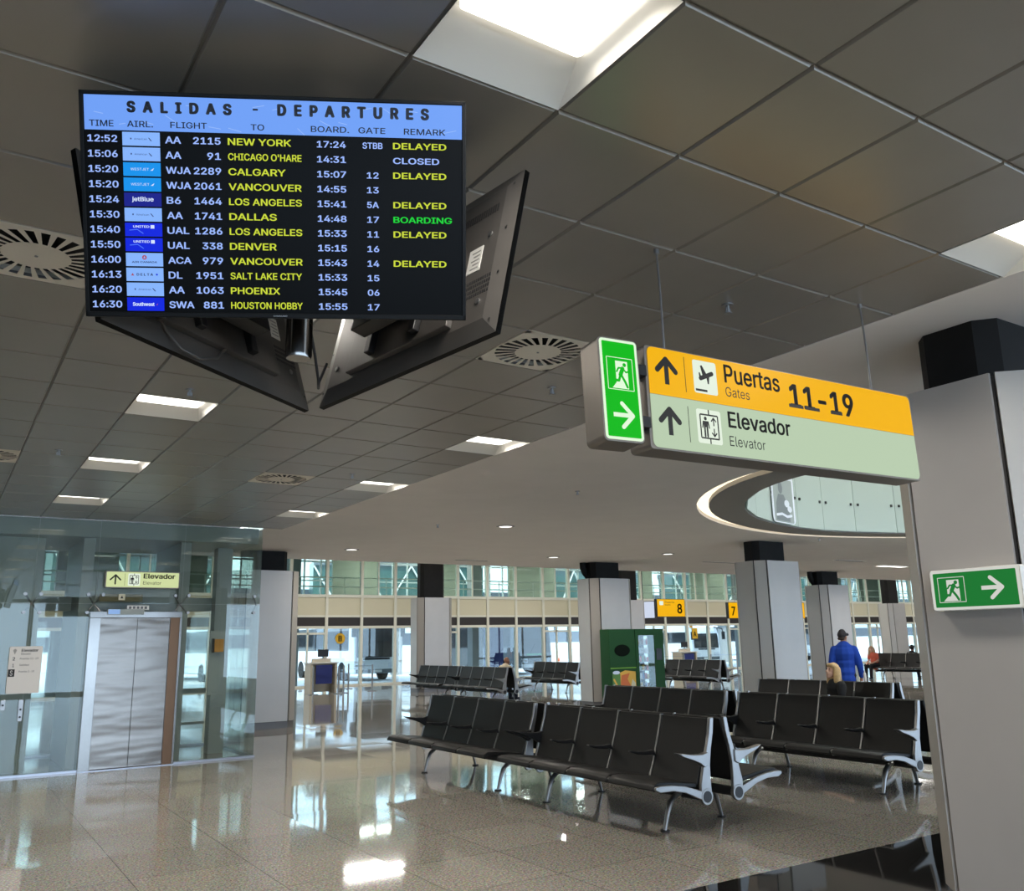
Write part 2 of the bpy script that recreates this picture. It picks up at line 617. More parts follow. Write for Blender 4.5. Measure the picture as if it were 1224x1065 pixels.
for k in range(n):
    k2 = (k + 1) % n
    cv.add([(*o0[k], SZ + .06), (*o0[k2], SZ + .06), (*i1[k2], SZ + .06), (*i1[k], SZ + .06)], [(0, 1, 2, 3)])
tag(cv.build('cove_light', emis('warm_cove_lamp', (1.0, 0.86, 0.62, 1), 1.5)), 'warm glowing light line round the oval opening in the plaster ceiling', 'cove light')
# gallery level above the opening
struct(MB().box(6, 30, -4, 22, 7.6, 7.7).build('ceiling_gallery', m_soffit))
GAL_FILL_LAMPS = [(11.5, 5), (11.5, 9), (15, 5), (15, 9), (18.5, 5), (18.5, 9)]
up = MB()
up.box(6, 6.1, -4, 20.7, 3.9, 7.6); up.box(6, 30, 18.0, 18.1, 4.2, 7.6); up.box(30, 30.1, -4, 20, 3.9, 7.6); up.box(6, 30, -4.1, -4, 3.9, 7.6)
struct(up.build('wall_gallery', mat('pale_gallery_wall', rgb(214, 218, 210), rough=0.8)))
gal = thing('gallery_balustrade', 'pale frosted glass balustrade panels rising round the oval ceiling opening', 'balustrade', (EC[0], EC[1], SZ))
ring = oval(0.80, 32)
for k in range(0, 32):
    a, b = Vector(ring[k]) - Vector(EC), Vector(ring[(k + 1) % 32]) - Vector(EC)
    if a.y < -2 and b.y < -2:
        continue
    d = (b - a).normalized()
    nn_ = Vector((-d.y, d.x)) * 0.012
    a2, b2 = a + d * 0.006, b - d * 0.006
    MB().prism([tuple(a2 - nn_), tuple(b2 - nn_), tuple(b2 + nn_), tuple(a2 + nn_)], 0.02, 2.3).build('glass_panel', m_glass_gal, gal)
    for p in (a2 + d * 0.09, b2 - d * 0.09):
        q = p + nn_ * 1.2
        MB().box(q.x - .02, q.x + .02, q.y - .02, q.y + .02, .55, .6).build('clamp', m_darkjoint, gal)
# reflection of a phone advert in the gallery glass, painted as flat shapes
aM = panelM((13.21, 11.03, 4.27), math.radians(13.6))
st = thing('advert_reflection', 'painted reflection of a white phone advert with a grey figure in the gallery glass', 'advert', M=aM)
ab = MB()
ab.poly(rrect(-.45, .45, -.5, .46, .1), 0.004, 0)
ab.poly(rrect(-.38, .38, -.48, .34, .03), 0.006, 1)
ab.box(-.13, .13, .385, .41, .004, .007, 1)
ab.build('panel', [mat('reflected_white', rgb(235, 238, 245), rough=.4), mat('reflected_grey', rgb(168, 176, 172), rough=.5)], st)
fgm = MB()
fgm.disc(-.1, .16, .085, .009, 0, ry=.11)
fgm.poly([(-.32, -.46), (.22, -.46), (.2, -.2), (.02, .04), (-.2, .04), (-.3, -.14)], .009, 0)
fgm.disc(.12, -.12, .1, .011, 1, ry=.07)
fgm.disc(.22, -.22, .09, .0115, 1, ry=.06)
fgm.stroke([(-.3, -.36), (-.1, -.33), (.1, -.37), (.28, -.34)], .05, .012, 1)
fgm.build('figure', [mat('reflected_mid_grey', rgb(130, 136, 138), rough=.5), mat('reflected_white', rgb(235, 238, 245))], st)

# outer walls (behind the photographer and at the ends of the hall)
wb = MB()
wb.box(-12, 66, -10.2, -10, 0, 0.1); wb.box(-12, 66, -10.2, -10, 3.5, 4.2)
for x in range(-12, 67, 3):
    wb.box(x, x + 0.15, -10.15, -10, 0.1, 3.5)
struct(wb.build('wall_back', m_panel))
struct(MB().box(-12.2, -12, -10, 36.2, 0, 6.4).build('wall_left', m_panel))
struct(MB().box(66, 66.2, -10, 36.2, 0, 6.4).build('wall_right', m_soffit))
struct(MB().box(-12, 66, 20.9, 36.6, 6.2, 6.4).build('ceiling_hall', m_soffit))

# ------------------------------------------------------------------ front glazing of the hall
FY = 36.0
XS = [13.83 - 1.585 * k for k in range(15, 0, -1)] + [13.83 + 1.585 * k for k in range(0, 33)]
for q, x in enumerate(XS[:-1]):
    xe = XS[q + 1]
    wf = MB()
    wf.box(x - .06, x + .06, FY - .09, FY + .09, 0, 6.2, 0)
    wf.box(x + .06, xe - .06, FY - .06, FY + .06, 2.36, 2.47, 0)
    wf.box(x + .06, xe - .06, FY - .06, FY + .06, 2.83, 2.92, 0)
    wf.box(x + .06, xe - .06, FY - .07, FY + .07, 3.66, 3.78, 0)
    wf.box(x + .06, xe - .06, FY - .06, FY + .06, 0, 0.07, 0)
    if q % 3 == 1:
        wf.box((x + xe) / 2 - .03, (x + xe) / 2 + .03, FY - .04, FY + .04, 3.78, 6.2, 0)
    if q % 4 == 2:
        wf.box((x + xe) / 2 - .03, (x + xe) / 2 + .03, FY - .05, FY + .05, .07, 2.36, 0)
        wf.box(x + .06, xe - .06, FY - .05, FY + .05, 2.12, 2.20, 0)
    wf.box(x + .06, xe - .06, FY - .02, FY + .02, 2.92, 3.66, 1)
    wf.box(x + .06, xe - .06, FY - .03, FY + .03, 2.47, 2.83, 2)
    o = struct(wf.build('window_%d' % (q + 1), [m_creamm, m_cream, m_band]))
    MB().box(x + .06, xe - .06, FY - .006, FY + .006, .07, 2.36).build('lower_pane', m_glass, o)
    MB().box(x + .06, xe - .06, FY - .006, FY + .006, 3.78, 6.2).build('upper_pane', m_glass_up, o)

# ------------------------------------------------------------------ elevator glass shaft
EY = 14.45
shaft = struct(bpy.data.objects.new('wall_elevator', None)); C.objects.link(shaft); shaft.location = (0, EY, 0)
GX = [-11.9, -10.0, -8.0, -6.2, -5.0, -3.76, -2.53, -1.3, -0.1, 1.14, 1.96, 3.19, 4.42]
for k in range(len(GX) - 1):
    a, b = GX[k] + .005, GX[k + 1] - .005
    if not (abs(GX[k] - 1.96) < .01):
        MB().box(a, b, 0, .014, .03, 2.352).build('glass_pane', m_glass_sh, shaft)
    MB().box(a, b, 0, .014, 2.362, 3.592).build('glass_pane', m_glass_sh, shaft)
for a, b in ((0.02, 1.2), (1.21, 2.44)):
    for z0, z1 in ((.03, 2.352), (2.362, 3.74)):
        MB().box(4.406, 4.42, a, b, z0, z1).build('glass_pane', m_glass_sh, shaft)
for k in range(len(GX) - 1):
    MB().box(GX[k] + .005, GX[k + 1] - .005, 2.44, 2.454, .03, 3.74).build('glass_pane', m_glass_sh, shaft)
MB().box(-11.9, 1.93, -.02, .04, 0, .03).box(3.2, 4.43, -.02, .04, 0, .03).box(4.38, 4.44, .04, 2.46, 0, .03).box(-11.9, 4.38, 2.42, 2.47, 0, .03).build('base_channel', m_trim, shaft)
for x in GX[6:]:
    for sx in (-1, 1):
        if x > 4.4 and sx > 0:
            continue
        for sz in (-1, 1):
            f = MB()
            px, pz = (x + sx * .1 if x < 4.4 else x - .1), 2.357 + sz * .13
            f.tube([(px, -.03, pz), (px, .05, pz)], .024, 12)
            f.tube([(px, .05, pz), (x if x < 4.4 else x - .03, .12, 2.357)], .012, 8)
            f.build('spider_fitting', m_alu, shaft, smooth=40)
# steel frame and lined core behind the glass
for a in (
        (.12, 1.28, .5, .62, 0, 3.6, 0),
        (1.78, 1.94, .3, 2.2, 0, 3.6, 1),
        (3.2, 3.36, .3, 2.2, 0, 3.6, 1),
        (1.94, 3.2, .35, 2.2, 0.0, 2.5, 0),
        (1.94, 3.2, .35, .5, 2.5, 2.86, 0),
        (3.95, 4.2, .95, 1.2, 0, 3.6, 1),
        (-.5, -.3, 1.6, 1.8, 0, 3.6, 1),
        (-11.9, 4.2, 1.2, 1.45, 2.3, 2.52, 1),
        (-11.9, 4.38, .1, 2.4, 3.35, 3.6, 0),
        (-11.9, .12, .5, .62, 0, 2.3, 0),
        (-11.9, -2.0, .5, .62, 2.3, 3.6, 0),
        (3.36, 3.95, 1.28, 1.34, .95, 1.03, 1),
        (3.36, 3.95, 1.28, 1.34, .45, .49, 1),
        ):
    MB().box(*a[:6]).build('core_panel' if a[6] == 0 else 'core_post', m_sh_grey if a[6] == 0 else m_sh_dark, shaft)
elev = thing('elevator_door', 'two leaf polished steel elevator door in the glass shaft', 'elevator', (2.55, EY, 0))
fr = MB()
fr.box(-.65, -.5, -.06, .3, 0, 2.15); fr.box(.62, .65, -.06, .3, 0, 2.15); fr.box(-.65, .65, -.06, .3, 2.15, 2.24)
fr.build('frame', m_steel, elev, bevel=.004)
fr = MB(); fr.box(.49, .62, -.03, .06, 0.012, 2.15)
fr.build('jamb', mat('bronze_brown_steel', rgb(112, 84, 62), rough=0.3, metal=0.6), elev)
for a, b in ((-.5, .018), (.022, .49)):
    MB().box(a, b, .0, .05, .015, 2.15).build('door_leaf', m_wavy, elev, bevel=.003)
MB().box(-.65, .65, -.08, .1, 0, .012).build('threshold', m_trim, elev)
ind = thing('floor_indicator', 'small blue lit floor display strip above the elevator door', 'indicator', (2.4, EY - .07, 2.235))
MB().box(-.27, .24, -.01, .05, -.04, .04).build('case', m_sh_dark, ind)
dm = MB(); dm.rect(-.26, -.1, -.035, .035, .012); dm.build('display', emis('blue_display', rgb(140, 175, 225), 1.0), ind).matrix_local = Matrix.Rotation(PI / 2, 4, 'X')
pl = thing('notice_plate', 'small white lettered plate on the glass above the elevator door', 'notice', M=panelM((2.56, EY - .012, 2.30), 0))
q = MB(); q.box(-.155, .155, -.032, .032, 0, .008); q.build('plate', m_white, pl)
q = MB()
for k in range(5): q.rect(-.13 + k * .055, -.095 + k * .055, -.018, .018, .0095)
q.build('lettering', mat('grey_lettering', rgb(110, 110, 112), rough=.6), pl)
pl = thing('pictogram_plate', 'small square pictogram plate on brown strip above the elevator door', 'notice', M=panelM((2.32, EY - .012, 2.455), 0))
q = MB(); q.box(-.045, .045, -.045, .045, 0, .006); q.build('plate', m_cream, pl)
q = MB(); q.poly([(-.02, -.02), (.02, -.02), (0, .025)], .008); q.build('symbol', m_ink, pl)
tag(MB().box(2.02, 2.62, EY + .02, EY + .06, 2.39, 2.50).build('brown_strip', mat('olive_brown_strip', rgb(120, 108, 76), rough=.6)), 'olive brown strip behind the glass over the elevator door', 'strip')

# information board by the elevator
bd = thing('information_board', 'white elevator information board with floor list on glass', 'notice board', M=panelM((1.12, EY - .04, 1.435), 0))
q = MB(); q.rbox(-.205, .205, -.32, .32, -.01, .02, .02); q.build('panel', mat('white_board', rgb(222, 216, 208), rough=.5), bd)
q = MB()
q.text('Elevador', -.06, .15, .245, .285, .022, bold=.02)
q.text('Elevator', -.06, .06, .205, .23, .022)
q.text('2', -.16, -.13, .13, .175, .022, bold=.02); q.text('Puertas 11-19', -.07, .16, .14, .165, .022)
q.text('1', -.155, -.135, .04, .085, .022, bold=.02); q.text('Salidas', -.07, .05, .055, .08, .022)
q.text('Puertas 1-10', -.07, .12, -.035, -.01, .022)
q.build('lettering', m_ink, bd)
q = MB(); q.rect(-.2, -.12, -.09, .01, .0225, 0); q.text('S', -.175, -.145, -.075, -.005, .0235, 1); q.build('floor_marker', [m_ink, m_white], bd)
q = MB(); q.poly([(-.165, .27), (-.14, .29), (-.115, .27), (-.14, .21)], .022); q.build('symbol', mat('pale_grey_symbol', rgb(160, 156, 150)), bd)
for (x, z, h, lb) in ((1.12, .885, .145, 'narrow steel elevator call panel right below the white information board'), (.9, .965, .07, 'short steel call box left of the narrow call panel on the glass')):
    cp = thing('call_panel', lb, 'call panel', M=panelM((x, EY - .012, z), 0))
    q = MB(); q.box(-.03, .03, -h, h, 0, .022); q.build('plate', m_alu, cp, bevel=.003)
    q = MB()
    for k in ((-.6, .1) if h > .1 else (0,)):
        q.tube([(0, h * k, .02), (0, h * k, .028)], .014, 14)
    q.build('button', m_blackpl, cp)
ph = thing('wall_box', 'orange box fixed behind the glass right of the elevator door', 'box', M=panelM((3.84, EY + .2, 1.72), 0))
q = MB(); q.rbox(-.07, .07, -.1, .1, -.05, .05, .015); q.build('case', mat('orange_plastic', rgb(206, 142, 52), rough=.5), ph)
q = MB(); q.box(-.085, -.07, -.11, .11, -.05, .03); q.build('side_plate', m_blackpl, ph)
tag(MB().box(3.72, 3.96, EY + .26, EY + .3, .96, 1.95).build('mounting_panel', m_sh_dark), 'grey mounting panel behind the orange box in the glass shaft', 'panel')

# lit elevator sign over the door
es_ = thing('elevator_sign', 'small pale lit Elevador sign over the elevator door', 'sign', M=panelM((2.585, EY - .12, 2.71), 0))
q = MB(); q.rbox(-.53, .53, -.125, .125, -.1, 0, .02); q.build('case', m_signcase, es_)
m_pale = emis('pale_yellow_green_face', rgb(206, 218, 160), 1.0)
q = MB(); q.poly(rrect(-.515, .515, -.112, .112, .015), .003); q.build('face', m_pale, es_)
q = MB()
q.stroke([(-.39, -.065), (-.39, .055)], .022, .004); q.stroke([(-.46, -.005), (-.39, .065), (-.32, -.005)], .022, .005)
q.rect(-.262, -.258, -.09, .09, .005)
q.text('Elevador', 0, .46, .02, .095, .005, bold=.03); q.text('Elevator', 0, .26, -.07, -.02, .005)
q.build('lettering', m_ink, es_)


def lift_icon(q, cx, cy, s, z, white, dark):
    """white rounded square with a framed passenger and two arrows"""
    q.poly(rrect(cx - s, cx + s, cy - s * 1.08, cy + s * 1.08, s * .16), z, white)
    t = s * .05
    a, b, c, d = cx - s * .72, cx + s * .72, cy - s * .74, cy + s * .74
    for r in ((a, b, d - t, d + t), (a, b, c - t, c + t), (a - t, a + t, c, d), (b - t, b + t, c, d), (cx - t, cx + t, d, cy + s * 1.08), (cx - t, cx + t, cy - s * 1.08, c)):
        q.rect(*r, z + .001, dark)
    x = cx - s * .3
    q.disc(x, cy + s * .5, s * .12, z + .001, dark, 14)
    q.poly([(x - s * .17, cy - s * .05), (x + s * .17, cy - s * .05), (x + s * .2, cy + s * .34), (x - s * .2, cy + s * .34)], z + .001, dark)
    for k in (-1, 1):
        q.stroke([(x + k * s * .1, cy), (x + k * s * .1, cy - s * .62)], s * .14, z + .0012, dark)
        q.stroke([(x + k * s * .2, cy + s * .3), (x + k * s * .27, cy - s * .08)], s * .09, z + .0014, dark)
    x = cx + s * .36
    for k in (-1, 1):
        y0 = cy + k * s * .12
        y1 = cy + k * s * .58
        q.stroke([(x, y0), (x, y1)], s * .09, z + .0012, dark)
        q.stroke([(x - s * .18, y1 - k * s * .2), (x, y1), (x + s * .18, y1 - k * s * .2)], s * .09, z + .0014, dark)


m_face_white = emis('white_sign_film', rgb(228, 240, 222), 1.0)
m_ink_e = mat('black_sign_film', (0.014, 0.013, 0.012, 1), rough=.5, spec=.3)
q = MB(); lift_icon(q, -.13, 0, .085, .005, 0, 1); q.build('lift_symbol', [m_face_white, m_ink_e], es_)

# ------------------------------------------------------------------ columns
def column(x, y, D=.92):
    """cladded column: corner (x, y) is where the -x and -y faces would meet"""
    W, c, H = 1.42, .2, 3.3
    t = struct(thing('column', None, None, (x, y, 0)))
    poly = [(c, 0), (W - c, 0), (W, c), (W, D - c), (W - c, D), (c, D), (0, D - c), (0, c)]
    names = ['front', 'cf', 'right', 'cr', 'back', 'cl', 'left', 'cc']
    for k in range(8):
        a, b = Vector(poly[k]), Vector(poly[(k + 1) % 8])
        d = (b - a).normalized()
        nrm = Vector((d.y, -d.x))
        a2, b2 = a + d * .02, b - d * .02
        m = MB()
        m.prism([tuple(a2), tuple(b2), tuple(b2 - nrm * .02), tuple(a2 - nrm * .02)][::1], .14, H)
        m.build('cladding_panel' if k % 2 == 0 else 'corner_strip', m_panel if k % 2 == 0 else m_trim2, t)
    ins = [(px + (.03 if px < W / 2 else -.03), py + (.03 if py < D / 2 else -.03)) for px, py in poly]
    MB().prism(ins, .0, H - .01).build('inner_core', m_darkjoint, t)
    pl_ = [(px + (.015 if px < W / 2 else -.015), py + (.015 if py < D / 2 else -.015)) for px, py in poly]
    MB().prism(pl_, 0, .13).build('plinth', m_plinth, t)
    nk = MB()
    top = SZ - .001 if y < 20 else 6.2
    nk.prism([(.32, .28), (W - .32, .28), (W - .22, .4), (W - .22, D - .3), (W - .32, D - .2), (.32, D - .2), (.22, D - .3), (.22, .4)], H - .01, top)
    nk.build('neck', m_blackneck, t)
    return t


m_trim2 = mat('satin_corner_strip', rgb(172, 166, 158), rough=0.4, metal=0.3)
for (x, y) in ((5.43, 2.62), (14.62, 12.95), (14.5, 18.55), (5.30, 19.0), (23.8, 18.55), (14.5, 28.65), (42.0, 28.65), (33.0, 28.65), (23.8, 28.65)):
    column(x, y, 1.05 if y < 5 else .92)
for (x, y) in ((14.5, 18.55), (23.8, 18.55)):
    dp = MB()
    dp.tube([(x + .12, y + .6, 3.75), (x + .12, y + .6, 3.62), (x + .18, y + .6, 3.48), (x + .3, y + .6, 3.36), (x + .45, y + .6, 3.3)], .085, 14)
    tag(dp.build('rainwater_pipe', m_blackneck, smooth=50), 'black curved pipe from the ceiling to the column ' + ('behind the vending machine' if x < 20 else 'behind the man in blue'), 'pipe')

# ------------------------------------------------------------------ ceiling lights, vents, small ceiling fittings
m_tube = emis('fluorescent_diffuser', (1.0, 0.96, 0.88, 1), 3.4)


def lamp(parent, loc, sx, sy, watts, col=(1.0, .94, .85), spread=150, name='lamp'):
    """the light that a fixture gives off, at its own diffuser"""
    l = bpy.data.lights.new(name, 'AREA')
    l.shape = 'RECTANGLE'
    l.size, l.size_y = sx, sy
    l.energy = watts
    l.color = col
    l.spread = math.radians(spread)
    o = bpy.data.objects.new(name, l)
    C.objects.link(o)
    o.parent = parent
    o.location = loc
    return o




def light_label(i, j):
    row = {-1: 'over the elevator side', 4: 'beside the plaster soffit'}.get(i)
    where = {0: 'nearest large square ceiling light ', 4: 'square ceiling light behind the hanging boards ', 8: 'first small square ceiling light past the screens ',
             12: 'second small square ceiling light past the screens ', 16: 'farthest small square ceiling light '}.get(j)
    if row and where:
        return where + row
    return 'square white ceiling light outside the frame of the picture'


def ceiling_light(i, j):
    x, y = X0 + i * TS, Y0 + j * TJ
    t = thing('ceiling_light', light_label(i, j), 'ceiling light', (x, y, CZ), 0, 'square recessed ceiling lights')
    h = MB()
    a, b = .012, .012
    xo0, xo1, yo0, yo1 = .004, TS - .004, .004, TJ - .004
    xi0, xi1, yi0, yi1 = .045, TS - .055, .05, TJ - .20
    h.add([(xo0, yo0, 0), (xo1, yo0, 0), (xo1, yo1, 0), (xo0, yo1, 0), (xi0, yi0, .085), (xi1, yi0, .085), (xi1, yi1, .085), (xi0, yi1, .085)],
          [(0, 1, 5, 4), (1, 2, 6, 5), (2, 3, 7, 6), (3, 0, 4, 7), (4, 5, 6, 7)])
    h.box(xo0, xo1, yo0, yo1, .11, .2)
    h.build('housing', m_white, t)
    d = MB()
    d.rbox(xi0 + .01, xi1 - .01, yi0 + .015, yi1 - .015, .06, .084, .02)
    d.build('diffuser', m_tube, t)
    lamp(t, (TS / 2, (yi0 + yi1) / 2, .056), xi1 - xi0 - .06, yi1 - yi0 - .07, 26)


for ij in LIGHTS:
    ceiling_light(*ij)


def ceiling_vent(i, j):
    x, y = X0 + i * TS, Y0 + j * TJ
    lab = {(-3, 4): 'white square ceiling vent with radial slots left of the flight screens', (2, 4): 'white square ceiling vent with radial slots left of the exit sign',
           (2, 12): 'small far ceiling vent with radial slots above the elevator side', (-3, 12): 'far ceiling vent cut by the left edge of the picture'}.get((i, j), 'square ceiling vent outside the frame of the picture')
    t = thing('ceiling_vent', lab, 'vent', (x + TS / 2, y + TJ / 2, CZ), 0, 'round slot ceiling vents')
    hx, hy = TS / 2 - .004, TJ / 2 - .004
    R1, R0, N = .292, .155, 26
    p = MB()
    # plate with radial slots left open
    for k in range(N):
        a0, a1, a2 = 2 * PI * k / N, 2 * PI * (k + .42) / N, 2 * PI * (k + 1) / N
        c = [(math.cos(v), math.sin(v)) for v in (a0, a1, a2)]
        sh = .10
        ci = [(math.cos(v + sh), math.sin(v + sh)) for v in (a0, a1, a2)]
        p.add([(c[0][0] * R1, c[0][1] * R1, 0), (c[1][0] * R1, c[1][1] * R1, 0), (ci[1][0] * R0, ci[1][1] * R0, 0), (ci[0][0] * R0, ci[0][1] * R0, 0)], [(0, 3, 2, 1)])
        for u, v in ((c[0], c[1]), (c[1], c[2])):
            def edge(q):
                s_ = min(hx / max(abs(q[0]), 1e-6), hy / max(abs(q[1]), 1e-6))
                return (q[0] * s_, q[1] * s_, 0)
            p.add([(u[0] * R1, u[1] * R1, 0), (v[0] * R1, v[1] * R1, 0), edge(v), edge(u)], [(0, 1, 2, 3)])
    for sx, sy in ((1, 1), (-1, 1), (1, -1), (-1, -1)):
        p.add([(sx * hx, sy * hy, 0), (sx * hx * .80, sy * hy, 0), (sx * hx, sy * hy * .80, 0)], [(0, 1, 2)])
    p.disc(0, 0, R0 + .002, 0, 0, 30)
    p.box(-hx, hx, -hy, hy, .06, .07, 1)
    for a in ((-hx, -hx + .004, -hy, hy), (hx - .004, hx, -hy, hy), (-hx, hx, -hy, -hy + .004), (-hx, hx, hy - .004, hy)):
        p.box(*a, .0005, .06, 0)
    p.build('vent_plate', [mat('off_white_vent', rgb(228, 220, 204), rough=.5), m_void], t)
    MB().tube([(0, 0, -.004), (0, 0, .004)], .008, 10).build('screw', m_alu, t)


for ij in VENTS:
    ceiling_vent(*ij)

SPR = [(1.44, 6.68, CZ, 'behind the flight screens'), (3.81, 5.30, CZ, 'left of the green exit box'), (3.84, 9.30, CZ, 'between the two small far lights'), (3.71, 3.38, CZ, 'above the yellow sign'),
       (0.84, 9.42, CZ, 'above the left row of lights'), (7.42, 9.78, SZ, 'on the plaster soffit left of the oval'), (7.33, 13.79, SZ, 'on the far plaster soffit'), (15.9, 12.4, SZ, 'beside the black column neck under the oval')]
for x, y, z, lb in SPR:
    t = thing('sprinkler', 'small metal ceiling sprinkler ' + lb, 'sprinkler', (x, y, z), 0, 'ceiling sprinklers')
    MB().tube([(0, 0, 0), (0, 0, -.006)], .035, 14).build('escutcheon', m_alu, t)
    q = MB(); q.tube([(0, 0, -.006), (0, 0, -.05)], .01, 8); q.tube([(0, 0, -.05), (0, 0, -.055)], .024, 12)
    q.box(-.018, .018, -.003, .003, -.05, -.02)
    q.build('head', m_alu, t)
DL = [(7.58, 18.3, 'nearest the glass shaft'), (12.9, 18.1, 'left of the column with the vending machine'), (8.56, 13.48, 'in the middle of the plaster soffit'), (15.1, 16.3, 'right of the column with the vending machine')]
for k, (x, y, lb) in enumerate(DL):
    t = thing('downlight', 'small round recessed downlight ' + lb, 'downlight', (x, y, SZ), 0, 'round downlights in the soffit')
    q = MB(); m_ = 24
    r0, r1 = .12, .17
    q.add([(r0 * math.cos(2 * PI * a / m_), r0 * math.sin(2 * PI * a / m_), -.012) for a in range(m_)] + [(r1 * math.cos(2 * PI * a / m_), r1 * math.sin(2 * PI * a / m_), -.003) for a in range(m_)],
          [(a, (a + 1) % m_, m_ + (a + 1) % m_, m_ + a) for a in range(m_)])
    q.build('rim', m_plinth, t)
    q = MB(); q.disc(0, 0, .118, -.010); q.build('lamp', emis('downlight_lamp', (1, .96, .9, 1), 2.0), t)
    lamp(t, (0, 0, -.014), .2, .2, 42, spread=160)
for (x, y, L_, lb) in ((18.2, 17.6, 1.3, 'dark slot diffuser in the plaster soffit left of the oval column neck'), (11.4, 19.6, 1.0, 'dark slot diffuser in the plaster soffit by its far edge'), (21.5, 15.8, 1.3, 'dark slot diffuser in the plaster soffit above the man in blue')):
    t = thing('slot_diffuser', lb, 'vent', (x, y, SZ), 0, 'slot diffusers in the soffit')
    MB().box(-L_ / 2, L_ / 2, -.07, .07, -.008, -.001).build('frame', m_soffit, t)
    for yy in (-.035, 0, .035):
        MB().box(-L_ / 2 + .03, L_ / 2 - .03, yy - .01, yy + .01, -.0095, -.0075).build('slot', m_void, t)
for (x, y, lb) in ((24.6, 16.6, 'long white ceiling light right of the far pair of columns'), (28.4, 16.8, 'white ceiling light half hidden by the right pillar')):
    t = thing('strip_light', lb, 'ceiling light', (x, y, SZ))
    MB().box(-.66, .66, -.17, .17, -.01, -.002).build('frame', m_white, t)
    q = MB(); q.rect(-.62, .62, -.13, .13, -.0115); q.build('lamp', m_tube, t)
    lamp(t, (0, 0, -.014), 1.2, .24, 60)

for k, (x, y) in enumerate(GAL_FILL_LAMPS):  # unseen lamps added to light the gallery glass and the floor below
    t = thing('gallery_fill_lamp', 'added unseen fill lamp of the gallery level above the oval opening', 'ceiling light', (x, y, 7.6), 0, 'added gallery fill lamps')
    MB().box(-.6, .6, -.6, .6, -.06, 0).build('frame', m_white, t)
    q = MB(); q.rect(-.55, .55, -.55, .55, -.062); q.build('diffuser', m_tube, t)
    lamp(t, (0, 0, -.066), 1.1, 1.1, 75, (.96, 1, .96))
for k in range(7):  # out of view, added to brighten the far hall and its floor
    for y in (25.0, 31.5):
        t = thing('hall_fill_lamp', 'added unseen fill lamp on the high hall ceiling in front of the glazing', 'ceiling light', (6 + 8.2 * k, y, 6.2), 0, 'added high hall fill lamps')
        MB().box(-1.2, 1.2, -.3, .3, -.06, 0).build('frame', m_white, t)
        q = MB(); q.rect(-1.15, 1.15, -.26, .26, -.062); q.build('diffuser', m_tube, t)
        lamp(t, (0, 0, -.066), 2.2, .5, 170, (1, .97, .93), 170)

# ------------------------------------------------------------------ flight screens
BOARD = [('12:52', 'AM', 'AA', '2115', 'NEW YORK', '17:24', 'STBB', 'DELAYED'), ('15:06', 'AM', 'AA', '91', "CHICAGO O'HARE", '14:31', '', 'CLOSED'),
         ('15:20', 'WJ', 'WJA', '2289', 'CALGARY', '15:07', '12', 'DELAYED'), ('15:20', 'WJ', 'WJA', '2061', 'VANCOUVER', '14:55', '13', ''),
         ('15:24', 'JB', 'B6', '1464', 'LOS ANGELES', '15:41', '5A', 'DELAYED'), ('15:30', 'AM', 'AA', '1741', 'DALLAS', '14:48', '17', 'BOARDING'),
         ('15:40', 'UA', 'UAL', '1286', 'LOS ANGELES', '15:33', '11', 'DELAYED'), ('15:50', 'UA', 'UAL', '338', 'DENVER', '15:15', '16', ''),
         ('16:00', 'AC', 'ACA', '979', 'VANCOUVER', '15:43', '14', 'DELAYED'), ('16:13', 'DL', 'DL', '1951', 'SALT LAKE CITY', '15:33', '15', ''),
         ('16:20', 'AM', 'AA', '1063', 'PHOENIX', '15:45', '06', ''), ('16:30', 'SW', 'SWA', '881', 'HOUSTON HOBBY', '15:55', '17', '')]
m_blue = emis('pale_blue_pixels', rgb(158, 186, 255), 1.0)
m_head = emis('header_blue_pixels', rgb(112, 160, 246), 1.0)
m_yel = emis('yellow_pixels', rgb(204, 218, 62), 1.0)
m_grn = emis('green_pixels', rgb(30, 214, 60), 1.0)
m_logo = emis('logo_light_blue_pixels', rgb(134, 180, 252), 1.0)
m_logo2 = emis('logo_sky_pixels', rgb(18, 146, 236), 1.0)
m_logo3 = emis('logo_navy_pixels', rgb(22, 30, 138), 1.0)
m_logo4 = emis('logo_royal_pixels', rgb(10, 36, 222), 1.0)
m_red = emis('logo_red_pixels', rgb(168, 84, 110), 1.0)
m_wht = emis('logo_white_pixels', rgb(214, 228, 255), 1.0)
m_inkpx = mat('dark_pixels', (0.004, 0.005, 0.02, 1), rough=.3)
m_hlt = emis('header_light_lines', rgb(150, 186, 250), 1.0)


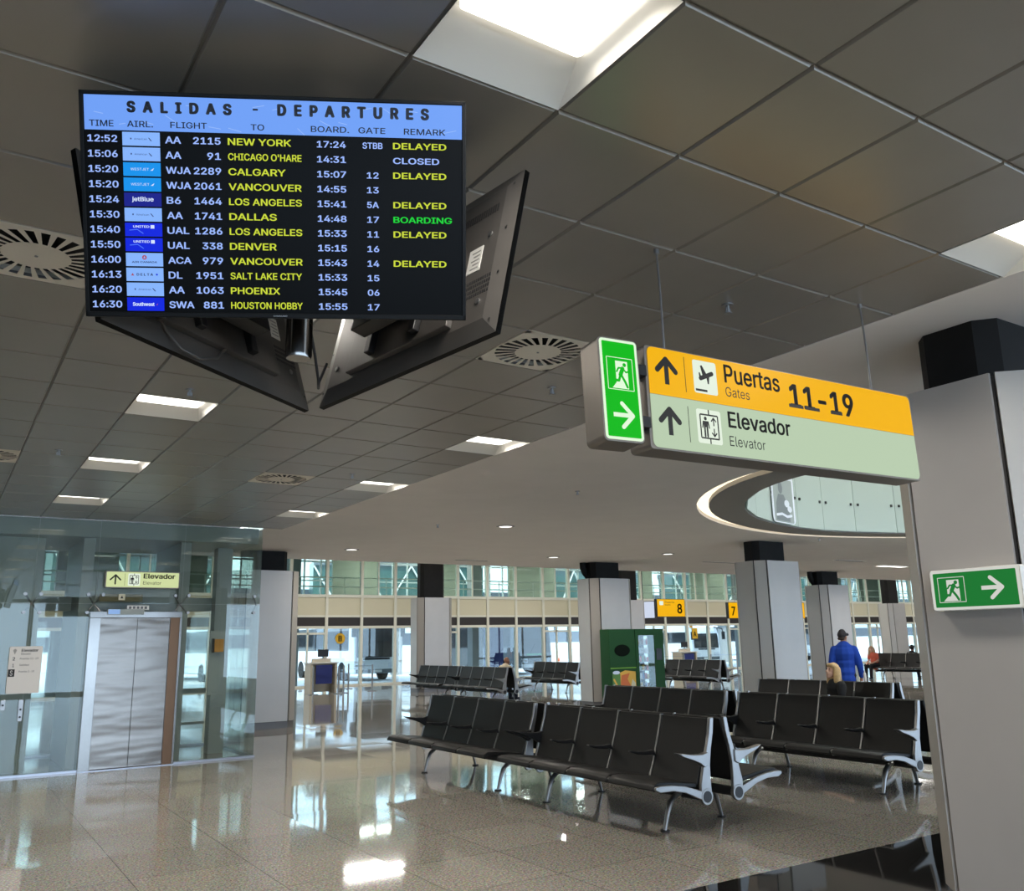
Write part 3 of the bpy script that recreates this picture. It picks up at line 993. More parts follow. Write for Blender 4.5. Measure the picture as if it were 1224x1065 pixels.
def screen_content(parent):
    hd = MB()
    hd.rect(-.605, .606, .2365, .3465, .0012, 0)
    rnd = random.Random(3)
    for k in range(17):                       # faint crossing lines of the header picture
        x = -.57 + k * .07 + rnd.uniform(-.01, .01)
        y = rnd.uniform(.25, .33)
        hd.stroke([(x, y), (x + rnd.uniform(.02, .045), y + rnd.uniform(-.03, .01))], .0022, .0014, 1, ends=False)
    hd.build('header_bar', [m_head, m_hlt], parent)
    t = MB()
    z = .0022
    t.text('SALIDAS', -.4727, -.1415, .2925, .3300, z, 0, bold=.065, spacing=1.75)
    t.text('-', -.075, -.058, .3105, .3165, z, 0, bold=.03)
    t.text('DEPARTURES', .003, .4977, .2950, .3342, z, 0, bold=.065, spacing=1.75)
    for s_, a, b in (('TIME', -.590, -.5142), ('AIRL.', -.4723, -.391), ('FLIGHT', -.337, -.2214), ('TO', -.0822, -.0389), ('BOARD.', .1108, .2349), ('GATE', .2651, .3535), ('REMARK', .4142, .5513)):
        t.text(s_, a, b, .2475, .2672, z, 0, bold=.012)
    t.build('header_lettering', m_inkpx, parent)
    lg, tx = MB(), MB()
    CW = {'A': 1.05, 'W': 1.35, 'J': .9, 'B': 1, 'U': 1, 'L': .85, 'C': 1, 'D': 1, 'S': .95, '6': .9}
    for k, (tm, ic, al, fl_, to, bo, ga, re_) in enumerate(BOARD):
        yb = .1985 - k * (.1985 + .3305) / 11
        h = .0225
        tx.text(tm, -.597, -.504, yb, yb + h, z, 0, bold=.022)
        wa = sum(CW[c] for c in al) * .0240
        tx.text(al, -.3545, -.3545 + wa, yb, yb + h, z, 0, bold=.02)
        tx.text(fl_, -.179 - .0218 * len(fl_), -.179, yb, yb + h, z, 0, bold=.022)
        wt = {'NEW YORK': .203, "CHICAGO O'HARE": .236, 'CALGARY': .184, 'VANCOUVER': .235, 'LOS ANGELES': .235, 'DALLAS': .153, 'DENVER': .151, 'SALT LAKE CITY': .232, 'PHOENIX': .160, 'HOUSTON HOBBY': .233}[to]
        tx.text(to, -.1563, -.1563 + wt, yb, yb + h, z, 1, bold=.018)
        tx.text(bo, .1295, .2240, yb, yb + h - .001, z, 0, bold=.022)
        if ga:
            wg = {4: .066, 2: .039}[len(ga)]
            tx.text(ga, .311 - wg / 2, .311 + wg / 2, yb, yb + h - .002, z, 0, bold=.02)
        if re_:
            tx.text(re_, .378, {'DELAYED': .5545, 'CLOSED': .531, 'BOARDING': .573}[re_], yb + .001, yb + h - .001, z, {'DELAYED': 1, 'CLOSED': 0, 'BOARDING': 2}[re_], bold=.02)
        # airline tile
        x0, x1, y0, y1 = -.4885, -.371, yb - .0095, yb + .0335
        cx, cy = (x0 + x1) / 2, (y0 + y1) / 2
        bgm = {'AM': 0, 'WJ': 1, 'JB': 2, 'UA': 3, 'AC': 0, 'DL': 0, 'SW': 3}[ic]
        lg.rect(x0, x1, y0, y1, .0012, bgm)
        zz = .0018
        if ic == 'AM':
            lg.text('American', cx - .022, cx + .018, cy - .003, cy + .003, zz, 4)
            lg.poly([(cx - .034, cy - .002), (cx - .03, cy - .002), (cx - .03, cy + .003), (cx - .034, cy + .003)], zz, 4)
            lg.poly([(cx + .022, cy + .004), (cx + .025, cy + .004), (cx + .034, cy - .006), (cx + .030, cy - .006)], zz, 4)
        elif ic == 'WJ':
            lg.text('WESTJET', cx - .036, cx + .022, cy - .0035, cy + .0045, zz, 5)
            lg.poly([(cx + .026, cy - .0035), (cx + .038, cy + .005), (cx + .034, cy - .0035)], zz, 5)
        elif ic == 'JB':
            lg.text('jetBlue', cx - .034, cx + .034, cy - .009, cy + .009, zz, 5, bold=.02)
        elif ic == 'UA':
            lg.text('UNITED', cx - .033, cx + .018, cy + .006, cy + .0135, zz, 5, bold=.02)
            lg.rect(cx + .022, cx + .034, cy + .004, cy + .015, zz, 5)
            lg.stroke([(cx - .044, cy - .002), (cx - .02, cy + .0005), (cx - .002, cy - .012)], .0025, zz, 6)
        elif ic == 'AC':
            lg.disc(cx, cy + .007, .0075, zz, 7, 16)
            lg.poly([(cx - .0035, cy + .004), (cx + .0035, cy + .004), (cx, cy + .012)], zz + .0003, 0)
            lg.text('AIR CANADA', cx - .04, cx + .04, cy - .011, cy - .005, zz, 4, bold=.02)
        elif ic == 'DL':
            lg.poly([(cx - .044, cy - .004), (cx - .034, cy - .004), (cx - .039, cy + .005)], zz, 7)
            lg.text('DELTA', cx - .026, cx + .026, cy - .004, cy + .004, zz, 4, bold=.03, spacing=1.3)
            lg.disc(cx + .038, cy, .003, zz, 3)
        elif ic == 'SW':
            lg.text('Southwest', cx - .041, cx + .028, cy - .006, cy + .006, zz, 5, bold=.03)
            lg.poly([(cx + .033, cy - .003), (cx + .039, cy + .003), (cx + .037, cy - .003)], zz, 7)
    lg.build('airline_tiles', [m_logo, m_logo2, m_logo3, m_logo4, mat('dark_blue_pixels', (0.03, 0.05, 0.2, 1)), m_wht, emis('mid_blue_pixels', rgb(80, 120, 250)), m_red], parent)
    tx.build('flight_lettering', [m_blue, m_yel, m_grn], parent)


def flight_screen(c, yaw, tilt, roll, label, front, hh=.36):
    t = thing('flight_screen', label, 'screen', M=panelM(c, yaw, tilt, roll), group='ceiling hung flight screens')
    q = MB()
    W, H = .62, hh
    q.rbox(-W, W, -H, H, -.02, 0, .006, 0)
    bz = MB()
    for a in ((-W, W, H - .0125, H), (-W, W, -H, -H + .016), (-W, -W + .013, -H, H), (W - .013, W, -H, H)):
        bz.box(*a, -.018, .004)
    # back shell: sloped frame, raised centre and the lower electronics bulge
    back = MB()
    back.add([(-W, -H, -.02), (W, -H, -.02), (W, H, -.02), (-W, H, -.02), (-W + .07, -H + .07, -.038), (W - .07, -H + .07, -.038), (W - .07, H - .06, -.038), (-W + .07, H - .06, -.038)],
             [(0, 4, 5, 1), (1, 5, 6, 2), (2, 6, 7, 3), (3, 7, 4, 0), (4, 7, 6, 5)])
    back.box(-.36, .36, -.27, .06, -.065, -.037)
    back.build('back_shell', m_tvback, t, bevel=.004)
    q.build('panel', m_screen, t)
    bz.build('bezel', m_gloss, t, bevel=.002)
    sl_ = MB()
    for k in range(22):
        x = -.52 + k * .014
        sl_.box(x, x + .007, .20, .235, -.0395, -.0375)
        x = .24 + k * .014
        sl_.box(x, x + .007, .20, .235, -.0395, -.0375)
        if k < 14:
            x = -.55 + k * .013
            for r in range(4):
                sl_.box(x, x + .008, -.17 + r * .022, -.158 + r * .022, -.0395, -.0375)
    for sx in (-1, 1):
        for yy in (-.3, -.1, .1, .3):
            sl_.disc(sx * .585, yy, .006, -.0335, 0, 8)
    sl_.build('vent_slots', m_blackpl, t)
    for sx in (-1, 1):
        for yy in (.1, -.2):
            MB().tube([(sx * .5, yy, -.036), (sx * .5, yy, -.043)], .012, 12).build('screw', m_alu, t)
    lb = MB(); lb.box(-.47, -.39, -.05, .06, -.0402, -.0375)
    lo = lb.build('rating_label', m_white, t)
    q = MB()
    for r in range(5):
        q.box(-.46, -.41 - (r % 2) * .012, -.035 + r * .018, -.030 + r * .018, -.0412, -.0402)
    q.build('print', mat('grey_print', rgb(150, 148, 142)), lo)
    # wall mount
    mt = MB()
    for sx in (-.16, .16):
        mt.box(sx - .02, sx + .02, -.24, .2, -.095, -.064)
    mt.box(-.24, .24, -.08, .12, -.13, -.094)
    mt.box(-.13, .13, -.2, .02, -.20, -.129)
    mt.build('mount_bracket', m_blackpl, t, bevel=.004)
    lg = MB(); lg.text('SAMSUNG', -.0195, .0263, -H + .0045, -H + .0095, .0046, bold=.03)
    lg.build('maker_lettering', mat('silver_print', rgb(180, 180, 182), rough=.4, metal=.4), t)
    if front:
        screen_content(t)
    else:
        q = MB(); q.rect(-.606, .606, .2365, .3465, .0012); q.build('header_bar', m_head, t)
        q = MB(); q.text('SALIDAS', -.4727, -.1415, .2925, .33, .0022, bold=.065, spacing=1.75); q.text('DEPARTURES', .003, .4977, .295, .3342, .0022, bold=.065, spacing=1.75)
        q.build('header_lettering', m_inkpx, t)
    return t


flight_screen((.810, 2.644, 3.108), -.484, .300, .004, 'large lit flight departures screen with yellow and blue text facing the viewer', True)
flight_screen((1.562, 3.122, 3.10), 1.718, .239, -.013, 'flight screen seen from behind at right with white rating label', False, .3575)
flight_screen((.789, 3.536, 3.103), -2.494, .285, .015, 'flight screen seen from behind lower left of the lit screen', False, .3575)
pole = thing('screen_pole', 'polished steel ceiling pole between the three flight screens', 'pole', (1.06, 3.12, CZ))
MB().tube([(0, 0, 0), (0, 0, -.03)], .12, 24).build('ceiling_flange', m_steel, pole, smooth=40)
MB().tube([(0, 0, -.03), (0, 0, -.82), (0, 0, -.835)], [.05, .05, .046], 24).build('tube', m_steel, pole, smooth=40)
for k in range(3):
    a = [(.810, 2.644), (1.562, 3.122), (.789, 3.536)][k]
    d = Vector((a[0] - 1.06, a[1] - 3.12, 0))
    L_ = d.length
    d.normalize()
    q = MB()
    q.tube([tuple(d * .04 + Vector((0, 0, -.42))), tuple(d * (L_ - .17) + Vector((0, 0, -.42)))], .03, 8)
    q.tube([tuple(d * .04 + Vector((0, 0, -.58))), tuple(d * (L_ - .17) + Vector((0, 0, -.58)))], .03, 8)
    q.build('arm', m_blackpl, pole)
cab = MB()
cab.tube([(1.108, 3.125, 2.88), (1.14, 3.16, 2.80), (1.17, 3.2, 2.72), (1.19, 3.25, 2.70), (1.21, 3.3, 2.74), (1.26, 3.35, 2.84)], .006, 8)
cab.build('cable', m_blackpl, pole, smooth=60).location = (-1.06, -3.12, -CZ)
cab = MB()
cab.tube([(.571, 3.244, 2.892), (.60, 3.235, 2.83), (.66, 3.25, 2.775), (.74, 3.30, 2.765), (.82, 3.37, 2.80), (.87, 3.44, 2.87), (.887, 3.489, 2.911)], .006, 8)
tag(cab.build('cable', m_tvback, smooth=60), 'grey cable hanging in an arc below the lit departures screen', 'cable')

# ------------------------------------------------------------------ hanging direction sign and exit signs
def runner(q, x0, x1, y0, y1, z, white, green):
    """frame, open door and running figure"""
    w_, h_ = x1 - x0, y1 - y0
    t = w_ * .012
    for r in ((x0, x1, y1 - t, y1 + t), (x0, x1, y0 - t, y0 + t), (x0 - t, x0 + t, y0, y1), (x1 - t, x1 + t, y0, y1)):
        q.rect(*r, z, white)
    P = lambda a, b: (x0 + a * w_, y0 + b * h_)
    q.poly([P(.33, .9), P(.80, .9), P(.80, .04), P(.16, .04), P(.33, .22)], z + .0004, white)
    q.disc(*P(.68, .79), w_ * .07, z + .001, green, 16)
    q.stroke([P(.6, .67), P(.5, .46)], w_ * .15, z + .0012, green)
    q.stroke([P(.62, .68), P(.44, .68), P(.36, .56)], w_ * .06, z + .0014, green)
    q.stroke([P(.62, .66), P(.72, .56), P(.84, .60)], w_ * .06, z + .0016, green)
    q.stroke([P(.53, .46), P(.66, .26), P(.74, .10)], w_ * .09, z + .0018, green)
    q.stroke([P(.49, .45), P(.42, .28), P(.2, .29)], w_ * .09, z + .002, green)


m_gface = emis('lit_green_face', rgb(12, 186, 24), 1.0)
m_gface2 = emis('soft_green_face', rgb(28, 118, 50), 1.0)
m_gw = emis('lit_white_marking', rgb(226, 250, 218), 1.0)
m_gw2 = emis('soft_white_marking', rgb(206, 208, 200), 1.0)
gs = thing('exit_sign', 'tall lit green exit box with running figure beside the hanging yellow sign', 'sign', M=panelM((2.464, 2.90, 2.788), -.109, -.06))
q = MB(); q.rbox(-.107, .107, -.245, .245, -.15, -.002, .025); q.build('case', m_signcase, gs, bevel=.003)
q = MB(); q.poly(rrect(-.1, .1, -.2365, .2365, .018), 0); q.build('white_border', m_gw, gs)
q = MB(); q.poly(rrect(-.087, .087, -.2235, .2235, .006), .001); q.build('face', m_gface, gs)
q = MB(); runner(q, -.068, .068, -.004, .148, .002, 0, 1)
q.stroke([(-.052, -.122), (.045, -.122)], .02, .002, 0, ends=False); q.stroke([(-.004, -.068), (.05, -.122), (-.004, -.177)], .02, .0022, 0)
q.build('pictogram', [m_gw, m_gface], gs)

for y0_ in (.10, -.15):
    MB().box(.1, .176, y0_, y0_ + .05, -.11, -.04).build('bracket', m_blackpl, gs)

hs = thing('direction_sign', 'long hanging yellow and pale lit sign to gates and elevator', 'sign', M=panelM((3.63, 2.90, 2.794), -.031, -.03))
q = MB(); q.rbox(-.985, .98, -.252, .25, -.15, -.003, .02); q.build('case', m_signcase, hs, bevel=.003)
m_y = emis('lit_yellow_face', rgb(244, 180, 2), 1.0)
m_p = emis('lit_pale_green_face', rgb(184, 204, 174), 1.0)
r_ = rrect(-.97, .97, -.243, .243, .03, 5)
q = MB(); q.poly([p for p in r_ if p[1] > .012][:] and ([(-.97, .012), (.97, .012)] + [p for p in r_ if p[1] > .012]), .0); q.build('yellow_face', m_y, hs)
q = MB(); q.poly([p for p in r_ if p[1] < .01 and p[0] > 0] + [(.97, .0105), (-.97, .0105)] + [p for p in r_ if p[1] < .01 and p[0] < 0], .0); q.build('pale_face', m_p, hs)
q = MB()
for y in (.133, -.113):
    q.stroke([(-.861, y - .066), (-.861, y + .05)], .027, .0015, ends=False)
    q.stroke([(-.917, y + .002), (-.861, y + .058), (-.805, y + .002)], .028, .0017)
    q.rect(-.748, -.744, y - .088, y + .088, .0015)
q.text('Puertas', -.489, -.100, .128, .224, .0015, bold=.018)
q.text('Gates', -.489, -.326, .058, .108, .0015)
q.text('11-19', -.035, .466, .060, .190, .0015, bold=.03)
for x0_, x1_ in ((-.046, .062), (.078, .186), (.272, .365)):
    q.rect(x0_, x1_, .059, .077, .0019)
q.text('Elevador', -.491, -.055, -.101, -.018, .0015, bold=.02)
q.text('Elevator', -.492, -.250, -.193, -.142, .0015)
q.build('lettering', m_ink_e, hs)
q = MB()
q.poly(rrect(-.693, -.541, .052, .219, .012), .0012, 0)
q.rect(-.684, -.61, .062, .073, .002, 1)
q.stroke([(-.648, .128), (-.572, .160)], .022, .002, 1)
q.poly([(-.632, .138), (-.604, .150), (-.634, .196), (-.645, .192)], .0022, 1)
q.poly([(-.612, .148), (-.588, .156), (-.596, .104), (-.604, .104)], .0024, 1)
q.poly([(-.655, .124), (-.640, .13), (-.650, .158), (-.658, .155)], .0026, 1)
q.build('departure_symbol', [m_face_white, m_ink_e], hs)
q = MB(); lift_icon(q, -.617, -.112, .078, .0012, 0, 1); q.build('lift_symbol', [m_face_white, m_ink_e], hs)
for (x, zt) in ((-.80, CZ), (.74, CZ)):
    wr = MB()
    top = zt - 2.794
    wr.tube([(x, .25, -.07), (x, .27, -.07)], .012, 10)
    wr.tube([(x, .27, -.07), (x, top * .5 + .13, -.066), (x, top - .03, -.07)], .0055, 6)
    wr.tube([(x, top - .03, -.07), (x, top - .004, -.07)], .014, 10)
    wr.build('suspension_wire', m_alu, hs)

xs_ = thing('exit_sign', 'wide green exit box with arrow on the right pillar', 'sign', M=panelM((5.335, 3.055, 1.965), -PI / 2, 0, 0))
q = MB(); q.rbox(-.285, .29, -.128, .128, -.09, -.002, .02); q.build('case', m_white, xs_, bevel=.003)
q = MB(); q.poly(rrect(-.28, .28, -.122, .122, .018), 0); q.build('white_border', m_gw2, xs_)
q = MB(); q.poly(rrect(-.262, .262, -.106, .106, .006), .001); q.build('face', m_gface2, xs_)
q = MB(); runner(q, -.232, -.06, -.075, .078, .002, 0, 1)
q.stroke([(.045, .002), (.17, .002)], .024, .002, 0, ends=False); q.stroke([(.105, .062), (.172, .002), (.105, -.058)], .024, .0022, 0)
q.build('pictogram', [m_gw2, m_gface2], xs_)

# ------------------------------------------------------------------ beam seating
PX = Matrix(((-1, 0, 0, 0), (0, 0, 1, 0), (0, 1, 0, 0), (0, 0, 0, 1)))        # profile plane (depth, height) extruded along the bench


def thick(pts, t):
    """closed outline of a curved sheet t thick"""
    P = [Vector(p) for p in pts]
    out, inn = [], []
    for k, p in enumerate(P):
        d = (P[min(k + 1, len(P) - 1)] - P[max(k - 1, 0)]).normalized()
        nrm = Vector((-d.y, d.x)) * t / 2
        out.append(tuple(p + nrm)); inn.append(tuple(p - nrm))
    return inn + out[::-1]


SEATP = thick([(.785, .405), (.775, .437), (.74, .455), (.64, .453), (.5, .437), (.36, .418), (.285, .41)], .042)
BACKP = thick([(.262, .40), (.235, .47), (.20, .56), (.168, .66), (.135, .76), (.105, .86), (.085, .93), (.077, .975)], .036)
PITCH = .65


def ccw(p):
    a = sum(p[k][0] * p[(k + 1) % len(p)][1] - p[(k + 1) % len(p)][0] * p[k][1] for k in range(len(p)))
    return p if a > 0 else p[::-1]


def make_bench(near_silver, far_silver):
    t = thing('beam_bench', 'bench', 'bench')
    MB().tube([(-.2, -.005, .31), (-.2, 2.605, .31)], .042, 14).build('beam', m_blackpl, t, smooth=40)
    for k in range(4):
        y = k * PITCH
        MB().prism(ccw(SEATP), y + .012, y + PITCH - .012, 0, PX).build('seat', m_leather, t, smooth=45, bevel=.008)
        MB().prism(ccw(BACKP), y + .018, y + PITCH - .018, 0, PX).build('backrest', m_leather, t, smooth=45, bevel=.008)
    for k in (1, 2, 3):
        y = k * PITCH
        MB().prism(ccw(thick([(.27, .40), (.24, .47), (.205, .56), (.173, .66), (.14, .76), (.11, .86), (.09, .93), (.08, .98)], .03)), y - .011, y + .011, 0, PX).build('spacer_strip', m_alu, t, smooth=45)
        arm = [(.2, .60), (.24, .615), (.34, .615), (.44, .632), (.515, .66), (.50, .668), (.42, .655), (.32, .648), (.22, .655)]
        MB().prism(ccw(arm), y - .025, y + .025, 0, PX).build('armrest', m_blackpl, t, smooth=45, bevel=.006)
        MB().tube([(-.745, y, .40), (-.772, y, .45)], .018, 8).build('seat_joint', m_alu, t, smooth=40)
    for y0, y1, silver in ((-.035, .005, near_silver), (2.595, 2.635, far_silver)):
        fb_ = MB()
        disc = [(.2 + .072 * math.cos(2 * PI * k / 20), .31 + .072 * math.sin(2 * PI * k / 20)) for k in range(20)]
        fb_.prism(ccw(disc), y0, y1, 0, PX)
        blade = [(.135, .32), (.265, .34), (.262, .42), (.225, .56), (.18, .70), (.135, .84), (.108, .985), (.062, .985), (.078, .86), (.115, .72), (.14, .58), (.142, .44)]
        fb_.prism(ccw(blade), y0 + .003, y1 - .003, 0, PX)
        low = silver and [(.24, .28), (.33, .315), (.45, .365), (.6, .395), (.75, .395), (.80, .42), (.795, .445), (.74, .452), (.6, .446), (.46, .425), (.36, .395), (.25, .36)]
        if silver:
            fb_.prism(ccw(low), y0 + .003, y1 - .003, 0, PX)
        f = fb_.build('end_frame', m_alu, t, bevel=.006)
        arm = [(.17, .585), (.215, .56), (.27, .60), (.36, .635), (.46, .665), (.535, .705), (.46, .695), (.36, .68), (.24, .675), (.17, .69)]
        MB().prism(ccw(arm), y0 - .012, y1 + .012, 0, PX).build('end_armrest', m_alu if silver else m_blackpl, f, smooth=45, bevel=.006)
        MB().tube([(-.2, y0 - .004, .31), (-.2, y1 + .004, .31)], .05, 18).build('beam_cap', m_blackpl, f, smooth=40)
    for y in (.28, 2.15):
        lg = MB()
        lg.tube([(-.2, y, .315), (-.3, y, .29), (-.365, y, .24), (-.40, y, .16), (-.425, y, .08), (-.445, y, .012)], [.03, .033, .032, .027, .023, .02], 10, squash=.7)
        l_ = lg.build('leg', m_alu, t, smooth=50)
        MB().tube([(-.445, y, 0), (-.445, y, .014)], .042, 16).build('foot', m_darkjoint, l_, smooth=40)
    return t


SITES = []


def double(X, y0, a, b, grp, end=1):
    """two benches back to back; a faces the elevator side, b the far side"""
    SITES.append(((X, y0, 0), 0.0, a, grp, (end, 0)))
    SITES.append(((X, y0 + 2.6, 0), PI, b, grp, (0, end)))


G1, G2, G3, G4 = 'front block of black beam benches', 'second block of black beam benches', 'third block of black beam benches', 'far benches by the glazing'
double(6.18, 6.15, 'nearest black four seat bench with its silver end frame in front', 'black bench back to back behind the nearest bench, its seat pointing right', G1)
double(6.18, 9.01, 'black four seat bench continuing the nearest one towards the elevator', 'black bench hidden back to back behind the left half of the front block', G1, 0)
double(9.345, 6.13, 'black four seat bench of the second block ending near the right pillar', 'black bench back to back at the right pillar end of the second block', G2)
double(9.345, 9.00, 'black four seat bench of the second block in front of the vending machine', 'black bench back to back behind the second block near the vending machine', G2, 0)
double(12.44, 8.56, 'black bench with the seated blonde woman', 'black bench back to back behind the blonde woman', G3)
double(13.88, 21.75, 'near half of the long far bench left of the vending machine column', 'bench behind the near half of the long far bench, seat pointing right', G4)
double(13.88, 24.55, 'left half of the long far bench beside the narrow column', 'bench behind the far long bench where the bald person sits', G4, 0)
double(18.3, 24.25, 'far black bench just left of the vending machine column, by the windows', 'bench hidden behind the far bench by the windows', G4)
double(22.08, 21.5, 'far black bench right of the vending machine below the gate sign 8', 'bench back to back below the gate sign 8, its seats pointing right', G4)
double(32.1, 20.1, 'far black bench near the right pillar beside the woman in orange', 'bench with two dark haired people behind the woman in orange', G4)
protos = {}
for k, (loc, rz, lb, grp, ends) in enumerate(SITES):
    if ends in protos:
        o = copy_tree(protos[ends])
    else:
        o = protos[ends] = make_bench(*ends)
    o.location = loc
    o.rotation_euler = (0, 0, rz)
    o['label'] = lb
    o['group'] = grp

# ------------------------------------------------------------------ people
def flesh(name, chains, ells, mats, parent, vox, M=None, smooth_it=4):
    """limb chains and ellipsoids fused into one continuous surface"""
    q = MB()
    for pts, rad, sq in chains:
        q.tube(pts, rad, 12, 0, None, True, sq)
        for p, r in zip(pts, rad):
            q.ell(p, (r, r, r), 10, 6)
    for c, r in ells:
        q.ell(c, r, 16, 10)
    o = q.build(name, mats, parent)
    if parent is None and M:
        o.matrix_world = M
    rm = o.modifiers.new('fuse', 'REMESH')
    rm.mode = 'VOXEL'
    rm.voxel_size = vox
    rm.use_smooth_shade = True
    sm = o.modifiers.new('soften', 'SMOOTH')
    sm.iterations = smooth_it
    sm.factor = .5
    return o


m_skin = mat('skin', rgb(206, 158, 132), rough=.5, noise=.05, nscale=8)
m_skin2 = mat('tanned_skin', rgb(176, 126, 100), rough=.5, noise=.05, nscale=8)


def hand(side, wrist, d, palm_n):
    """chains for a relaxed hand: palm, four unequal fingers, a thumb"""
    w_ = Vector(wrist); d = Vector(d).normalized(); n = Vector(palm_n).normalized(); s_ = d.cross(n) * side
    ch = [([w_, w_ + d * .05, w_ + d * .085], [.026, .036, .034], .5)]
    for k, L in enumerate((.072, .080, .075, .058)):
        b = w_ + d * .085 + s_ * (-.030 + .020 * k)
        ch.append(([b, b + d * L * .5 + n * .008, b + d * L * .85 + n * .028, b + d * L + n * .045], [.0105, .0098, .009, .008], 1))
    b = w_ + d * .03 - s_ * .03
    ch.append(([b, b - s_ * .022 + d * .03 + n * .012, b - s_ * .024 + d * .062 + n * .022], [.0125, .011, .009], 1))
    return ch


def head(c, yaw, pitch=0.0, s=1.0):
    """chains / ellipsoids of a head looking along local +y turned by yaw; c = centre of the skull"""
    R = Matrix.Rotation(yaw, 3, 'Z') @ Matrix.Rotation(-pitch, 3, 'X')
    P = lambda x, y, z: tuple(Vector(c) + R @ Vector((x, y, z)) * s)
    ch = [([P(0, .0, .0), P(0, -.01, .03)], [.080 * s, .086 * s], 1), ([P(0, .035, -.06), P(0, .055, -.10)], [.058 * s, .038 * s], 1),
          ([P(0, .085, -.0), P(0, .108, -.035)], [.012 * s, .016 * s], 1), ([P(-.022, .082, -.068), P(.022, .082, -.068)], [.012 * s, .012 * s], 1)]
    for k in (-1, 1):
        ch.append(([P(k * .082, -.01, .01), P(k * .086, -.008, -.03)], [.018 * s, .013 * s], 1))
    return ch, P


def eyes(P, parent, s=1.0):
    for k in (-1, 1):
        q = MB(); c = P(k * .031, .079, .012)
        q.ell(c, (.011 * s, .009 * s, .007 * s), 10, 6)
        q.build('eye', m_ink, parent)


# man in blue, seen from behind
mt = thing('person', 'standing man with dark cap and blue jacket, back turned', 'person', (15.72, 11.9, 0), math.radians(-48))
hc, HP = head((0, .03, 1.665), math.radians(-38))
arms = {}
bch = list(hc)
bch.append(([(0, .0, 1.45), (0, .02, 1.58)], [.062, .056], 1))
bch.append(([(0, 0, .93), (0, .01, 1.15), (0, 0, 1.38)], [.15, .14, .15], .7))
for k in (-1, 1):
    sh = [(k * .19, 0, 1.41), (k * .265, -.02, 1.13), (k * .285, .05, .885)]
    bch.append((sh, [.055, .045, .03], 1))
    bch += hand(-k, (k * .287, .055, .87), (0, .12, -1), (-k, .1, 0))
    foot = .16 if k > 0 else -.12
    bch.append(([(k * .09, 0, .92), (k * .10, foot * .6 + .04, .50), (k * .105, foot - .02, .09)], [.085, .058, .04], 1))
    bch.append(([(k * .105, foot - .03, .045), (k * .115, foot + .15, .035)], [.035, .03], 1))
body = flesh('body', bch, [], m_skin2, mt, .009, smooth_it=3)
eyes(HP, body)
jch = [([(0, -.005, .84), (0, 0, .97), (0, .005, 1.15), (0, -.005, 1.33), (0, -.0, 1.42)], [.185, .185, .19, .205, .17], .72),
       ([(-.17, -.005, 1.41), (0, -.01, 1.455), (.17, -.005, 1.41)], [.085, .088, .085], 1), ([(0, .0, 1.45), (0, .01, 1.53)], [.085, .075], 1)]
for k in (-1, 1):
    jch.append(([(k * .185, 0, 1.41), (k * .235, -.02, 1.27), (k * .27, -.025, 1.12), (k * .285, .02, .98), (k * .29, .05, .89)], [.088, .076, .066, .058, .05], 1))
m_bluej = mat('royal_blue_fleece', rgb(20, 64, 160), rough=.9, noise=.05, nscale=9, bump=.4, bscale=60)
flesh('jacket', jch, [], m_bluej, mt, .012)
tch = []
for k in (-1, 1):
    foot = .16 if k > 0 else -.12
    tch.append(([(k * .085, 0, .93), (k * .095, foot * .35, .72), (k * .10, foot * .6 + .04, .50), (k * .105, foot - .01, .10)], [.105, .092, .078, .068], 1))
tch.append(([(-.07, 0, .9), (.07, 0, .9)], [.125, .125], 1))
flesh('trousers', tch, [], mat('dark_trousers', rgb(34, 34, 40), rough=.9), mt, .012)
for k in (-1, 1):
    foot = .16 if k > 0 else -.12
    flesh('shoe', [([(k * .105, foot - .06, .045), (k * .11, foot + .06, .045), (k * .117, foot + .17, .035)], [.045, .046, .036], 1)], [], mat('dark_shoe', rgb(40, 38, 38), rough=.6), mt, .01)
R_ = lambda x, y, z: HP(x, y, z)
cp = flesh('cap', [([R_(0, -.012, .045), R_(0, -.01, .09)], [.098, .075], 1), ([R_(-.045, .10, .055), R_(.045, .10, .055)], [.03, .03], .35), ([R_(-.03, .135, .05), R_(.03, .135, .05)], [.028, .028], .3)], [], mat('charcoal_cap', rgb(52, 48, 50), rough=.9), mt, .008, smooth_it=2)
hr = flesh('hair', [([R_(-.05, -.06, -.03), R_(0, -.075, -.03), R_(.05, -.06, -.03)], [.03, .034, .03], 1)], [], mat('dark_brown_hair', rgb(58, 44, 36), rough=.7), mt, .008, smooth_it=2)
tag(flesh('bottle', [([(15.87, 11.58, .80), (15.87, 11.58, .93)], [.03, .03], 1), ([(15.87, 11.58, .95), (15.87, 11.58, .985)], [.014, .014], 1)], [], mat('pale_plastic', rgb(214, 206, 200), rough=.3), None, .006, smooth_it=1),
    'small pale bottle held low in the right hand of the man in blue', 'bottle')


